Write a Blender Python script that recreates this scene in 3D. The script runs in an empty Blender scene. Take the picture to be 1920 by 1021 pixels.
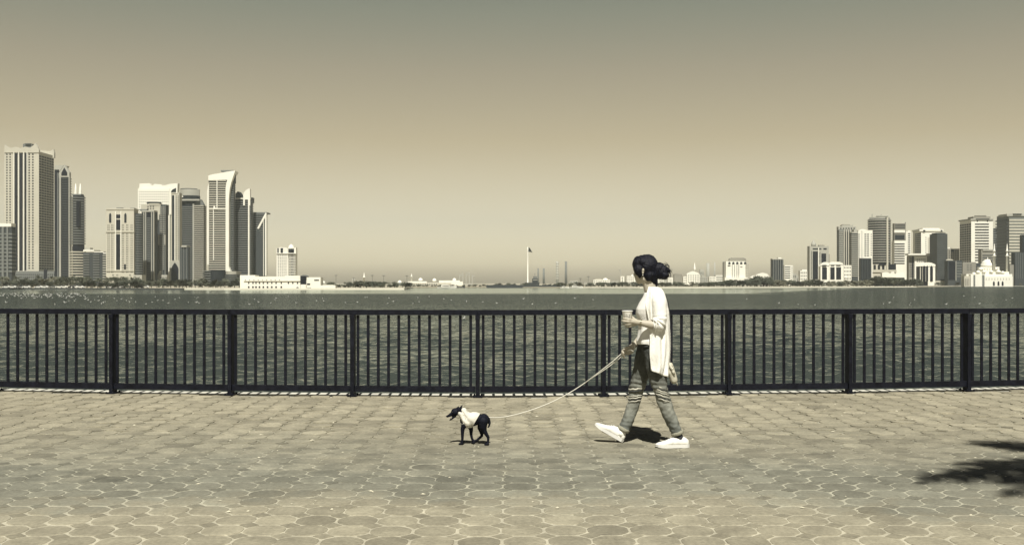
import bpy, bmesh, math, random
from mathutils import Vector, Matrix, noise
random.seed(11)
RND = random.Random(5)
SC = bpy.context.scene
COL = SC.collection
rad = math.radians

# ------------------------------------------------------------------ camera
F, CX, HY, EYE = 1850.0, 960.0, 530.0, 1.33      # focal length / principal point of the 1920 x 1021 photo
WATER_Z, LAND_Z = -2.2, -1.6
cam_data = bpy.data.cameras.new('camera')
cam = bpy.data.objects.new('camera', cam_data)
COL.objects.link(cam)
cam.location = (0, 0, EYE)
cam.rotation_euler = (rad(90), 0, 0)
cam_data.sensor_width = 36.0
cam_data.lens = 36.0 * F / 1920.0
cam_data.shift_y = (HY - 510.5) / 1920.0
cam_data.clip_start = 0.1
cam_data.clip_end = 20000
SC.camera = cam

# ------------------------------------------------------------------ world
SUN_EL, SUN_AZ = rad(56.5), rad(1.2)     # sun behind the camera, a touch to the right
world = bpy.data.worlds.new("World")
SC.world = world
world.use_nodes = True
wt = world.node_tree
for n in list(wt.nodes):
    wt.nodes.remove(n)
def wn(t, **k):
    n = wt.nodes.new(t)
    for a, b in k.items():
        setattr(n, a, b)
    return n
sky = wn('ShaderNodeTexSky', sky_type='NISHITA', sun_disc=False, sun_elevation=SUN_EL, sun_rotation=math.pi - SUN_AZ)
sky.air_density, sky.dust_density, sky.ozone_density = 1.0, 1.5, 1.0
bw = wn('ShaderNodeRGBToBW')
tc = wn('ShaderNodeTexCoord')
sx = wn('ShaderNodeSeparateXYZ')
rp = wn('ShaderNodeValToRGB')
mul = wn('ShaderNodeMix', data_type='RGBA', blend_type='MULTIPLY')
mul.inputs[0].default_value = 1.0
bg = wn('ShaderNodeBackground')
wo = wn('ShaderNodeOutputWorld')
wt.links.new(sky.outputs[0], bw.inputs[0])
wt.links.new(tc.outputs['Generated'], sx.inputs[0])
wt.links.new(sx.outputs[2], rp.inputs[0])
dbl = wn('ShaderNodeMath', operation='MULTIPLY')
dbl.inputs[1].default_value = 2.0
wt.links.new(bw.outputs[0], dbl.inputs[0])
wt.links.new(dbl.outputs[0], mul.inputs[6])
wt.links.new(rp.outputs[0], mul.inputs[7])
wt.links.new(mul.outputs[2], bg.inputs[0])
wt.links.new(bg.outputs[0], wo.inputs[0])
bg.inputs[1].default_value = 0.099
def lin(c):
    return tuple(((v / 255.0 + 0.055) / 1.055) ** 2.4 if v > 10 else v / 255.0 / 12.92 for v in c)
# tone of the air by height above the horizon (sine of elevation)
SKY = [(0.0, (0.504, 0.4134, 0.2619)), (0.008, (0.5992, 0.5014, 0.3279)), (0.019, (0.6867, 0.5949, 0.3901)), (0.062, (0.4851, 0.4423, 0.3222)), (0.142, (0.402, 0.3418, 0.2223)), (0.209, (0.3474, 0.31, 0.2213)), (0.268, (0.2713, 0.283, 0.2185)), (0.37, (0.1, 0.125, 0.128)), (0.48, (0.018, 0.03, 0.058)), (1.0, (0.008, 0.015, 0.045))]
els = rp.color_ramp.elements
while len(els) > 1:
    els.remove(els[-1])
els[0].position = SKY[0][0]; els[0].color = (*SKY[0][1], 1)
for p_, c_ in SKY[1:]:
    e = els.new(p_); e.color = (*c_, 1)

sun_data = bpy.data.lights.new('sun', 'SUN')
sun_data.energy = 5.0
sun_data.angle = rad(0.53)
sun_data.color = (1.0, 0.968, 0.875)
sun = bpy.data.objects.new('sun', sun_data)
COL.objects.link(sun)
sdir = Vector((math.sin(SUN_AZ) * math.cos(SUN_EL), -math.cos(SUN_AZ) * math.cos(SUN_EL), math.sin(SUN_EL)))
sun.rotation_euler = sdir.to_track_quat('Z', 'Y').to_euler()
sun.location = (0, -20, 40)
SC.view_settings.view_transform = 'Standard'
SC.view_settings.look = 'None'
SC.view_settings.exposure = 0.6
SC.view_settings.gamma = 1.0
SC.cycles.max_bounces = 6
SC.cycles.volume_bounces = 0

# ------------------------------------------------------------------ helpers
def P(px, py, d):
    return Vector(((px - CX) * d / F, d, EYE - (py - HY) * d / F))
def shore_d(y):
    return F * (EYE - WATER_Z) / (y - HY)

ALB = 0.68
def mat(name, col, rough=0.7, var=0.0, scale=3.0, bump=0.0, bscale=40.0, metal=0.0, spec=0.5, stretch=None, col2=None):
    col = tuple(c * ALB for c in col)
    m = bpy.data.materials.new(name)
    m.use_nodes = True
    nt = m.node_tree
    b = nt.nodes['Principled BSDF']
    b.inputs['Base Color'].default_value = (*col, 1)
    b.inputs['Roughness'].default_value = rough
    b.inputs['Metallic'].default_value = metal
    b.inputs['Specular IOR Level'].default_value = spec
    geo = nt.nodes.new('ShaderNodeNewGeometry')
    src = geo.outputs['Position']
    if stretch:
        mp = nt.nodes.new('ShaderNodeMapping')
        mp.inputs['Scale'].default_value = stretch
        nt.links.new(src, mp.inputs[0]); src = mp.outputs[0]
    if var > 0 or col2:
        n = nt.nodes.new('ShaderNodeTexNoise')
        n.inputs['Scale'].default_value = scale
        n.inputs['Detail'].default_value = 5
        n.inputs['Roughness'].default_value = 0.65
        nt.links.new(src, n.inputs['Vector'])
        mr = nt.nodes.new('ShaderNodeMapRange')
        mr.inputs[1].default_value = 0.3; mr.inputs[2].default_value = 0.7
        nt.links.new(n.outputs[0], mr.inputs[0])
        mx = nt.nodes.new('ShaderNodeMix'); mx.data_type = 'RGBA'
        nt.links.new(mr.outputs[0], mx.inputs[0])
        mx.inputs[6].default_value = (*[c * (1 - var) for c in col], 1)
        mx.inputs[7].default_value = (*(col2 if col2 else [min(1, c * (1 + var)) for c in col]), 1)
        nt.links.new(mx.outputs[2], b.inputs['Base Color'])
    if bump > 0:
        n2 = nt.nodes.new('ShaderNodeTexNoise')
        n2.inputs['Scale'].default_value = bscale
        n2.inputs['Detail'].default_value = 4
        nt.links.new(src, n2.inputs['Vector'])
        bp = nt.nodes.new('ShaderNodeBump')
        bp.inputs['Strength'].default_value = bump
        bp.inputs['Distance'].default_value = 0.01
        nt.links.new(n2.outputs[0], bp.inputs['Height'])
        nt.links.new(bp.outputs[0], b.inputs['Normal'])
    return m

class MB:
    """collects shapes and links them as one mesh object"""
    def __init__(self):
        self.v, self.f = [], []
    def add(self, vs, fs):
        o = len(self.v)
        self.v += [tuple(v) for v in vs]
        self.f += [tuple(i + o for i in f) for f in fs]
        return self
    def box(self, x0, x1, y0, y1, z0, z1):
        return self.add([(x0, y0, z0), (x1, y0, z0), (x1, y1, z0), (x0, y1, z0), (x0, y0, z1), (x1, y0, z1), (x1, y1, z1), (x0, y1, z1)],
                        [(0, 3, 2, 1), (4, 5, 6, 7), (0, 1, 5, 4), (1, 2, 6, 5), (2, 3, 7, 6), (3, 0, 4, 7)])
    def hexa(self, pts):
        return self.add(pts, [(0, 3, 2, 1), (4, 5, 6, 7), (0, 1, 5, 4), (1, 2, 6, 5), (2, 3, 7, 6), (3, 0, 4, 7)])
    def prism(self, foot, z0, z1):
        n = len(foot)
        vs = [(x, y, z0) for x, y in foot] + [(x, y, z1) for x, y in foot]
        fs = [tuple(range(n - 1, -1, -1)), tuple(range(n, 2 * n))]
        fs += [(i, (i + 1) % n, n + (i + 1) % n, n + i) for i in range(n)]
        return self.add(vs, fs)
    def lathe(self, prof, c=(0, 0), n=20):
        vs = []
        for r, z in prof:
            for k in range(n):
                a = 2 * math.pi * k / n
                vs.append((c[0] + max(r, 1e-4) * math.cos(a), c[1] + max(r, 1e-4) * math.sin(a), z))
        fs = []
        for i in range(len(prof) - 1):
            for k in range(n):
                k2 = (k + 1) % n
                fs.append((i * n + k, i * n + k2, (i + 1) * n + k2, (i + 1) * n + k))
        fs.append(tuple(range(n - 1, -1, -1)))
        fs.append(tuple((len(prof) - 1) * n + k for k in range(n)))
        return self.add(vs, fs)
    def tube(self, pts, rs, n=8, flat=None):
        pts = [Vector(p) for p in pts]
        if not hasattr(rs, '__len__'):
            rs = [rs] * len(pts)
        vs, up0 = [], None
        for i, p in enumerate(pts):
            t = (pts[min(i + 1, len(pts) - 1)] - pts[max(i - 1, 0)]).normalized()
            if up0 is None:
                up0 = Vector((0, 0, 1)) if abs(t.z) < 0.9 else Vector((1, 0, 0))
            u = t.cross(up0)
            if u.length < 1e-5:
                u = t.cross(Vector((0, 1, 0)))
            u.normalize(); w = u.cross(t).normalized(); up0 = w
            for k in range(n):
                a = 2 * math.pi * k / n
                vs.append(p + (u * math.cos(a) * (flat or 1) + w * math.sin(a)) * rs[i])
        fs = []
        for i in range(len(pts) - 1):
            for k in range(n):
                k2 = (k + 1) % n
                fs.append((i * n + k, i * n + k2, (i + 1) * n + k2, (i + 1) * n + k))
        fs.append(tuple(range(n - 1, -1, -1)))
        fs.append(tuple((len(pts) - 1) * n + k for k in range(n)))
        return self.add(vs, fs)
    def ball(self, c, r, n=12, m=8, rot=None):
        if not hasattr(r, '__len__'):
            r = (r, r, r)
        c = Vector(c)
        vs = []
        for i in range(1, m):
            t = math.pi * i / m
            for k in range(n):
                a = 2 * math.pi * k / n
                v = Vector((r[0] * math.sin(t) * math.cos(a), r[1] * math.sin(t) * math.sin(a), r[2] * math.cos(t)))
                if rot: v = rot @ v
                vs.append(c + v)
        a, b = Vector((0, 0, r[2])), Vector((0, 0, -r[2]))
        if rot: a, b = rot @ a, rot @ b
        vs += [c + a, c + b]
        fs = []
        for i in range(m - 2):
            for k in range(n):
                k2 = (k + 1) % n
                fs.append((i * n + k, (i + 1) * n + k, (i + 1) * n + k2, i * n + k2))
        T, B = len(vs) - 2, len(vs) - 1
        for k in range(n):
            k2 = (k + 1) % n
            fs.append((T, k, k2)); fs.append((B, (m - 2) * n + k2, (m - 2) * n + k))
        return self.add(vs, fs)
    def limb(self, pts, rs, n=14):
        """tapered limb: a ball at every joint and a cone between, for remeshing"""
        for i, p in enumerate(pts):
            self.ball(p, rs[i], n, 8)
            if i:
                self.tube([pts[i - 1], p], [rs[i - 1], rs[i]], n)
        return self
    def build(self, name, m, parent=None, smooth=False, origin=None):
        me = bpy.data.meshes.new(name)
        v = self.v
        if origin is not None:
            v = [(a[0] - origin[0], a[1] - origin[1], a[2] - origin[2]) for a in v]
        me.from_pydata(v, [], self.f)
        me.update()
        for mm in (m if isinstance(m, (list, tuple)) else [m]):
            me.materials.append(mm)
        if smooth:
            me.polygons.foreach_set('use_smooth', [True] * len(me.polygons))
        o = bpy.data.objects.new(name, me)
        COL.objects.link(o)
        if parent:
            o.parent = parent
        elif origin is not None:
            o.location = origin
        return o

def tag(o, label=None, cat=None, group=None, kind=None):
    if label: o['label'] = label
    if cat: o['category'] = cat
    if group: o['group'] = group
    if kind: o['kind'] = kind
    return o
def empty(name, loc, label=None, cat=None, group=None):
    o = bpy.data.objects.new(name, None)
    o.empty_display_size = 0.2
    o.location = loc
    COL.objects.link(o)
    return tag(o, label, cat, group)
def copy_tree(root, loc, rz=0, s=1.0, label=None):
    r = root.copy(); COL.objects.link(r)
    r.location = loc; r.rotation_euler = (0, 0, rz); r.scale = (s, s, s) if not hasattr(s, '__len__') else s
    if label: r['label'] = label
    for ch in CH.get(root.name, []):
        c = ch.copy(); COL.objects.link(c); c.parent = r
        for g in CH.get(ch.name, []):
            q = g.copy(); COL.objects.link(q); q.parent = c
    return r
CH = {}
def kids(root):
    """remember the children of a thing before copying it"""
    CH[root.name] = [o for o in COL.objects if o.parent == root]
    for c in CH[root.name]:
        CH[c.name] = [o for o in COL.objects if o.parent == c]

def remesh(mb, name, m, parent, origin, voxel, smooth=3, sfac=0.5, disp=None, cleanup=None):
    o = mb.build('tmp', m)
    md = o.modifiers.new('r', 'REMESH'); md.mode = 'VOXEL'; md.voxel_size = voxel; md.use_smooth_shade = True
    if smooth:
        sm = o.modifiers.new('s', 'SMOOTH'); sm.iterations = smooth; sm.factor = sfac
    dg = bpy.context.evaluated_depsgraph_get()
    dg.update()
    me = bpy.data.meshes.new_from_object(o.evaluated_get(dg))
    old = o.data
    bpy.data.objects.remove(o); bpy.data.meshes.remove(old)
    me.name = name
    if disp:
        for v in me.vertices:
            v.co += disp(v.co.copy(), v.normal.copy())
    ox = Vector(origin)
    for v in me.vertices:
        v.co -= ox
    me.polygons.foreach_set('use_smooth', [True] * len(me.polygons))
    me.update()
    q = bpy.data.objects.new(name, me)
    COL.objects.link(q)
    if parent: q.parent = parent
    else: q.location = ox
    return q

# ------------------------------------------------------------------ railing line (plan of the gently bowed promenade edge)
POSTS = [(-9.2, 12.65), (-7.72, 12.32), (-6.37, 12.08), (-4.81, 11.83), (-3.34, 11.66), (-1.873, 11.55), (-0.40, 11.46), (1.076, 11.52),
         (2.583, 11.71), (4.078, 11.88), (5.61, 12.10), (7.10, 12.36), (8.58, 12.66), (10.0, 12.98)]
def edge_y(x):
    if x <= POSTS[0][0]:
        return POSTS[0][1] + (POSTS[0][0] - x) * 0.24
    for (xa, ya), (xb, yb) in zip(POSTS, POSTS[1:]):
        if xa <= x <= xb:
            return ya + (yb - ya) * (x - xa) / (xb - xa)
    return POSTS[-1][1] + (x - POSTS[-1][0]) * 0.24

# ------------------------------------------------------------------ materials of the place
M = {}
M['rail'] = mat('rail_paint', (0.0055, 0.0066, 0.0130), 0.5, 0.5, 14, 0.3, 45, spec=0.18, col2=(0.0085, 0.0098, 0.0165))
M['coping'] = mat('coping_concrete', (0.68, 0.66, 0.57), 0.85, 0.2, 3.5, 0.3, 60)
M['quay'] = mat('quay_concrete', (0.30, 0.29, 0.23), 0.9, 0.3, 1.5, 0.5, 20)
M['sand'] = mat('sand', (0.42, 0.38, 0.28), 0.95, 0.25, 0.02)
M['beach'] = mat('pale_sand', (0.80, 0.76, 0.62), 0.95, 0.06, 0.05)

def paving_material(joint):
    m = bpy.data.materials.new('joint_sand' if joint else 'paver_concrete')
    m.use_nodes = True
    nt = m.node_tree
    L = nt.links.new
    N = nt.nodes.new
    b = nt.nodes['Principled BSDF']
    b.inputs['Roughness'].default_value = 0.88
    b.inputs['Specular IOR Level'].default_value = 0.25
    g = N('ShaderNodeNewGeometry')
    big = N('ShaderNodeTexNoise'); big.inputs['Scale'].default_value = 0.55; big.inputs['Detail'].default_value = 6
    L(g.outputs['Position'], big.inputs['Vector'])
    fine = N('ShaderNodeTexNoise'); fine.inputs['Scale'].default_value = 38; fine.inputs['Detail'].default_value = 6; fine.inputs['Roughness'].default_value = 0.75
    L(g.outputs['Position'], fine.inputs['Vector'])
    mid = N('ShaderNodeTexNoise'); mid.inputs['Scale'].default_value = 5; mid.inputs['Detail'].default_value = 6
    L(g.outputs['Position'], mid.inputs['Vector'])
    # a band of grime that runs along the walk, as far from the railing as people tread
    sp = N('ShaderNodeSeparateXYZ'); L(g.outputs['Position'], sp.inputs[0])
    ad = N('ShaderNodeMath'); ad.operation = 'MULTIPLY_ADD'; ad.inputs[1].default_value = 2.6
    L(big.outputs[0], ad.inputs[0]); L(sp.outputs[1], ad.inputs[2])
    ad2 = N('ShaderNodeMath'); ad2.operation = 'MULTIPLY_ADD'; ad2.inputs[1].default_value = 1.3
    L(mid.outputs[0], ad2.inputs[0]); L(ad.outputs[0], ad2.inputs[2])
    band = N('ShaderNodeValToRGB')
    e = band.color_ramp.elements
    e[0].position = 0.0; e[0].color = (0, 0, 0, 1)
    e[1].position = 1.0; e[1].color = (0, 0, 0, 1)
    mr = N('ShaderNodeMapRange'); mr.inputs[1].default_value = 6.8; mr.inputs[2].default_value = 12.2
    L(ad2.outputs[0], mr.inputs[0]); L(mr.outputs[0], band.inputs[0])
    for p, v in ((0.17, 0.10), (0.26, 0.66), (0.38, 0.74), (0.55, 0.36), (0.75, 0.14)):
        q = e.new(p); q.color = (v, v, v, 1)
    mx = N('ShaderNodeMix'); mx.data_type = 'RGBA'
    L(band.outputs[0], mx.inputs[0])
    if joint:
        mx.inputs[6].default_value = (0.37, 0.343, 0.262, 1)
        mx.inputs[7].default_value = (0.27, 0.265, 0.21, 1)
        # bare dark joints farther off, sand-filled near
        jr = N('ShaderNodeMapRange'); jr.inputs[1].default_value = 9.0; jr.inputs[2].default_value = 10.2
        L(ad2.outputs[0], jr.inputs[0])
        mj = N('ShaderNodeMix'); mj.data_type = 'RGBA'
        jn = N('ShaderNodeMapRange'); jn.inputs[1].default_value = .42; jn.inputs[2].default_value = .60; L(fine.outputs[0], jn.inputs[0])
        jm = N('ShaderNodeMath'); jm.operation = 'MULTIPLY'; L(jr.outputs[0], jm.inputs[0]); L(jn.outputs[0], jm.inputs[1])
        L(jm.outputs[0], mj.inputs[0]); L(mx.outputs[2], mj.inputs[6])
        mj.inputs[7].default_value = (0.088, 0.088, 0.068, 1)
        out = mj.outputs[2]
    else:
        mx.inputs[6].default_value = (0.268, 0.244, 0.182, 1)
        mx.inputs[7].default_value = (0.132, 0.136, 0.114, 1)
        out = mx.outputs[2]
        at = N('ShaderNodeAttribute'); at.attribute_name = 'tone'
        mt = N('ShaderNodeMix'); mt.data_type = 'RGBA'; mt.blend_type = 'MULTIPLY'; mt.inputs[0].default_value = 1
        L(out, mt.inputs[6]); L(at.outputs['Color'], mt.inputs[7])
        out = mt.outputs[2]
    fr = N('ShaderNodeMapRange'); fr.inputs[1].default_value = 0.25; fr.inputs[2].default_value = 0.75
    fr.inputs[3].default_value = 0.66; fr.inputs[4].default_value = 1.34
    L(fine.outputs[0], fr.inputs[0])
    hm = N('ShaderNodeMix'); hm.data_type = 'RGBA'; hm.blend_type = 'MULTIPLY'; hm.inputs[0].default_value = 1
    L(out, hm.inputs[6]); L(fr.outputs[0], hm.inputs[7])
    md = N('ShaderNodeMapRange'); md.inputs[1].default_value = 0.3; md.inputs[2].default_value = 0.7
    md.inputs[3].default_value = 0.78; md.inputs[4].default_value = 1.16
    L(mid.outputs[0], md.inputs[0])
    h2 = N('ShaderNodeMix'); h2.data_type = 'RGBA'; h2.blend_type = 'MULTIPLY'; h2.inputs[0].default_value = 1
    L(hm.outputs[2], h2.inputs[6]); L(md.outputs[0], h2.inputs[7])
    L(h2.outputs[2], b.inputs['Base Color'])
    bp = N('ShaderNodeBump'); bp.inputs['Strength'].default_value = 0.45; bp.inputs['Distance'].default_value = 0.004
    L(fine.outputs[0], bp.inputs['Height']); L(bp.outputs[0], b.inputs['Normal'])
    return m
M['paver'] = paving_material(False)
M['joint'] = paving_material(True)

# ------------------------------------------------------------------ promenade
# joint bed: one sheet under the pavers, reaching far to both sides
mb = MB()
xs = [-70, -40, -20] + [p[0] for p in POSTS] + [20, 40, 70]
top = [(x, min(edge_y(x), 30)) for x in xs]
n = len(top)
rows_ = [(None, -0.010), (9.3, -0.009), (7.7, -0.0032), (-40, -0.0032)]
vs = [(x, y if ry is None else ry, z) for ry, z in rows_ for x, y in top]
mb.add(vs, [(r_ * n + i, (r_ + 1) * n + i, (r_ + 1) * n + i + 1, r_ * n + i + 1) for r_ in range(3) for i in range(n - 1)])
tag(mb.build('promenade_bed', M['joint']), kind='structure')

# octagonal pavers with small square ones between them, each a little uneven
mb = MB(); tones = []
PITCH, CUT, GAP = 0.231, 0.060, 0.0044
def paver(cx, cy, outline, tone):
    if len(outline) == 8:       # worn, rounded corners
        rnd = []
        for i, (x, y) in enumerate(outline):
            (xa, ya), (xb, yb) = outline[i - 1], outline[(i + 1) % 8]
            la, lb = math.hypot(xa - x, ya - y), math.hypot(xb - x, yb - y); q_ = .016 + RND.uniform(-.005, .009)
            rnd += [(x + (xa - x) / la * q_, y + (ya - y) / la * q_), (x + (xb - x) / lb * q_, y + (yb - y) / lb * q_)]
        outline = rnd
    cx += 0.020 * noise.noise(Vector((cx * .9, cy * .55, 0))) + 0.010 * noise.noise(Vector((cx * .5, cy * 2.2, 4)))
    cy += 0.016 * noise.noise(Vector((cx * 1.1, cy * .6, 9)))
    far = max(0.0, min(1.0, (cy - 7.4) / 2.0))
    cx += RND.gauss(0, .0022 + .0035 * far); cy += RND.gauss(0, .0018 + .002 * far)
    ro = RND.gauss(0, .012 + .012 * far); cr_, sr_ = math.cos(ro), math.sin(ro)
    outline = [(x * cr_ - y * sr_, x * sr_ + y * cr_) for x, y in outline]
    tx, ty = RND.gauss(0, 0.004 + .006 * far), RND.gauss(0, 0.004 + 0.018 * far)
    h = RND.gauss(0, 0.0005 + .0016 * far)
    k = len(outline)
    vs = []
    for s, z in ((1.0, -0.008), (0.985, -0.0015), (0.955, 0.0)):
        for x, y in outline:
            vs.append((cx + x * s, cy + y * s, z + h + x * tx + y * ty if z > -0.005 else -0.016))
    fs = [tuple(range(2 * k, 3 * k))]
    for j in range(2):
        fs += [(j * k + i, j * k + (i + 1) % k, (j + 1) * k + (i + 1) % k, (j + 1) * k + i) for i in range(k)]
    mb.add(vs, fs)
    tones.extend([tone] * len(fs))
hp = PITCH / 2 - GAP; hq = PITCH / 2 - .0075
c_ = CUT
octo = [(-hp, -hq + c_), (-hp + c_, -hq), (hp - c_, -hq), (hp, -hq + c_), (hp, hq - c_), (hp - c_, hq), (-hp + c_, hq), (-hp, hq - c_)]
dq = c_ - 0.0035
diam = [(-dq, 0), (0, -dq), (dq, 0), (0, dq)]
X0 = 0.06
nx = 46
for j in range(int(5.0 / PITCH), int(13.4 / PITCH) + 1):
    for i in range(-nx, nx + 1):
        x = X0 + 0.010 * math.sin(j * 7.31) + i * PITCH + 0.006 * math.sin(j * 0.9 + i * 0.13); y = j * PITCH + 0.005 * math.sin(i * 0.5)
        if y < edge_y(x) + 0.06:
            bl = 0.93 + 0.14 * noise.noise(Vector((x * 0.7, y * 0.7, 3)))
            paver(x, y, octo, max(0.62, bl * RND.gauss(1.0, 0.075) * (0.80 if RND.random() < 0.08 else 1)))
        if y + PITCH / 2 < edge_y(x):
            paver(x + PITCH / 2, y + PITCH / 2, diam, RND.uniform(0.70, 0.88))
o = mb.build('pavement', M['paver'])
ca = o.data.color_attributes.new('tone', 'FLOAT_COLOR', 'CORNER')
k = 0
buf = []
for p, t in zip(o.data.polygons, tones):
    buf += [t, t * 1.0, t * 0.98, 1.0] * p.loop_total
ca.data.foreach_set('color', buf)
tag(o, kind='structure')

# coping of the quay and its wall down to the water
mb = MB(); mw = MB()
xs = [-70, -45, -25, -15] + [p[0] for p in POSTS] + [15, 25, 45, 70]
def ln(off, z):
    return [(x, edge_y(x) + off, z) for x in xs]
A, B_, C_, D_ = ln(0.065, -0.02), ln(0.065, 0.006), ln(0.33, 0.006), ln(0.33, -0.30)
vs = A + B_ + C_ + D_
n = len(xs)
fs = []
for j in range(3):
    fs += [(j * n + i, j * n + i + 1, (j + 1) * n + i + 1, (j + 1) * n + i) for i in range(n - 1)]
mb.add(vs, fs)
tag(mb.build('quay_coping', M['coping']), kind='structure')
A, B_ = ln(0.31, -0.05), ln(0.31, -4.0)
mw.add(A + B_, [(i, i + 1, n + i + 1, n + i) for i in range(n - 1)])
tag(mw.build('quay_wall', M['quay'], None), 'pale concrete quay wall dropping from the promenade to the water', 'quay wall')

# litter: crumbs of leaf and stone lying on the pavers
mb = MB()
for k in range(230):
    x, y = RND.uniform(-6.5, 6.5), RND.uniform(5.5, 11.3)
    s = RND.uniform(0.004, 0.013)
    a = RND.uniform(0, 3.14); c, q = math.cos(a) * s * RND.uniform(1, 2.2), math.sin(a) * s
    mb.add([(x - c, y - q, 0.003), (x + q, y - c * 0.5, 0.004), (x + c, y + q, 0.003), (x - q, y + c * 0.5, 0.004), (x, y, 0.003 + s * 0.6)],
           [(0, 1, 4), (1, 2, 4), (2, 3, 4), (3, 0, 4)])
tag(mb.build('leaf_litter', mat('litter', (0.62, 0.58, 0.44), 0.9, 0.6, 30)), 'pale crumbs of dry leaf and grit on the pavers', 'litter', kind='stuff')

# ------------------------------------------------------------------ water
def water_material():
    m = bpy.data.materials.new('lagoon_water'); m.use_nodes = True
    nt = m.node_tree; L = nt.links.new; N = nt.nodes.new
    nt.nodes.remove(nt.nodes['Principled BSDF'])
    dif = N('ShaderNodeBsdfDiffuse'); dif.inputs[0].default_value = (0.033, 0.039, 0.034, 1)
    glo = N('ShaderNodeBsdfGlossy'); glo.inputs['Color'].default_value = (0.91, 0.97, 0.94, 1); glo.inputs['Roughness'].default_value = 0.12
    mxs = N('ShaderNodeMixShader'); L(dif.outputs[0], mxs.inputs[1]); L(glo.outputs[0], mxs.inputs[2])
    L(mxs.outputs[0], nt.nodes['Material Output'].inputs[0])
    fre = N('ShaderNodeFresnel'); fre.inputs[0].default_value = 1.33
    g = N('ShaderNodeNewGeometry')
    def tex(sc, stretch, det, dist=0.0):
        mp = N('ShaderNodeMapping'); mp.inputs['Scale'].default_value = stretch
        L(g.outputs['Position'], mp.inputs[0])
        t = N('ShaderNodeTexNoise'); t.inputs['Scale'].default_value = sc; t.inputs['Detail'].default_value = det
        t.inputs['Roughness'].default_value = 0.6; t.inputs['Distortion'].default_value = dist
        L(mp.outputs[0], t.inputs['Vector'])
        return t.outputs[0]
    t1 = tex(0.95, (0.85, 1.0, 1), 1.5, 0.8)
    t2 = tex(0.33, (0.7, 1.0, 1), 2, 0.2)
    t3 = tex(3.0, (0.8, 1, 1), 2, 0.3)
    a1 = N('ShaderNodeMath'); a1.operation = 'MULTIPLY_ADD'; a1.inputs[1].default_value = 1.4
    L(t2, a1.inputs[0]); L(t1, a1.inputs[2])
    a2 = N('ShaderNodeMath'); a2.operation = 'MULTIPLY_ADD'; a2.inputs[1].default_value = 0.12
    L(t3, a2.inputs[0]); L(a1.outputs[0], a2.inputs[2])
    # wind lies down in the lee of the far shore: calm, mirror-like water there
    sp = N('ShaderNodeSeparateXYZ'); L(g.outputs['Position'], sp.inputs[0])
    calmn = tex(0.012, (0.25, 1, 1), 4)
    c1 = N('ShaderNodeMath'); c1.operation = 'MULTIPLY_ADD'; c1.inputs[1].default_value = 110
    L(calmn, c1.inputs[0]); L(sp.outputs[1], c1.inputs[2])
    c2 = N('ShaderNodeMath'); c2.operation = 'ABSOLUTE'       # fades out towards the right-hand shore
    cr = N('ShaderNodeMath'); cr.operation = 'ADD'; cr.inputs[1].default_value = 45
    L(sp.outputs[0], cr.inputs[0]); L(cr.outputs[0], c2.inputs[0])
    cw_ = N('ShaderNodeMath'); cw_.operation = 'SUBTRACT'; cw_.inputs[1].default_value = 125; L(c2.outputs[0], cw_.inputs[0])
    cx_ = N('ShaderNodeMath'); cx_.operation = 'MAXIMUM'; cx_.inputs[1].default_value = 0.0; L(cw_.outputs[0], cx_.inputs[0])
    c3 = N('ShaderNodeMath'); c3.operation = 'MULTIPLY_ADD'; c3.inputs[1].default_value = -2.2
    L(cx_.outputs[0], c3.inputs[0]); L(c1.outputs[0], c3.inputs[2])
    mr = N('ShaderNodeMapRange'); mr.inputs[1].default_value = 350; mr.inputs[2].default_value = 392
    mr.inputs[3].default_value = 1.0; mr.inputs[4].default_value = 0.012
    L(c3.outputs[0], mr.inputs[0])
    bp = N('ShaderNodeBump'); bp.inputs['Distance'].default_value = 0.85
    L(a2.outputs[0], bp.inputs['Height']); fw = N('ShaderNodeMapRange'); fw.inputs[1].default_value = 60; fw.inputs[2].default_value = 175; fw.inputs[3].default_value = 0.10; fw.inputs[4].default_value = 1.3
    L(sp.outputs[1], fw.inputs[0])
    dm = N('ShaderNodeMath'); dm.operation = 'MULTIPLY'; L(mr.outputs[0], dm.inputs[0]); L(fw.outputs[0], dm.inputs[1])
    dd_ = N('ShaderNodeMath'); dd_.operation = 'MULTIPLY'; dd_.inputs[1].default_value = 1.15; L(dm.outputs[0], dd_.inputs[0]); L(dd_.outputs[0], bp.inputs['Distance'])
    for n_ in (dif, glo, fre): L(bp.outputs[0], n_.inputs['Normal'])
    # unresolved chop keeps rough water from mirroring fully; the calm lee mirrors almost fully
    cap = N('ShaderNodeMapRange'); cap.inputs[1].default_value = 0.0; cap.inputs[2].default_value = 1.0; cap.inputs[3].default_value = 0.92; cap.inputs[4].default_value = 0.86
    L(mr.outputs[0], cap.inputs[0])
    fm = N('ShaderNodeMath'); fm.operation = 'MULTIPLY'; L(fre.outputs[0], fm.inputs[0])
    dc = N('ShaderNodeMapRange'); dc.inputs[1].default_value = 40; dc.inputs[2].default_value = 230; dc.inputs[3].default_value = 0.12; dc.inputs[4].default_value = 0.0
    L(sp.outputs[1], dc.inputs[0])
    ds = N('ShaderNodeMath'); ds.operation = 'ADD'; L(cap.outputs[0], ds.inputs[0]); L(dc.outputs[0], ds.inputs[1])
    L(ds.outputs[0], fm.inputs[1])
    L(fm.outputs[0], mxs.inputs[0])
    return m
M['water'] = water_material()
import numpy as np
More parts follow.
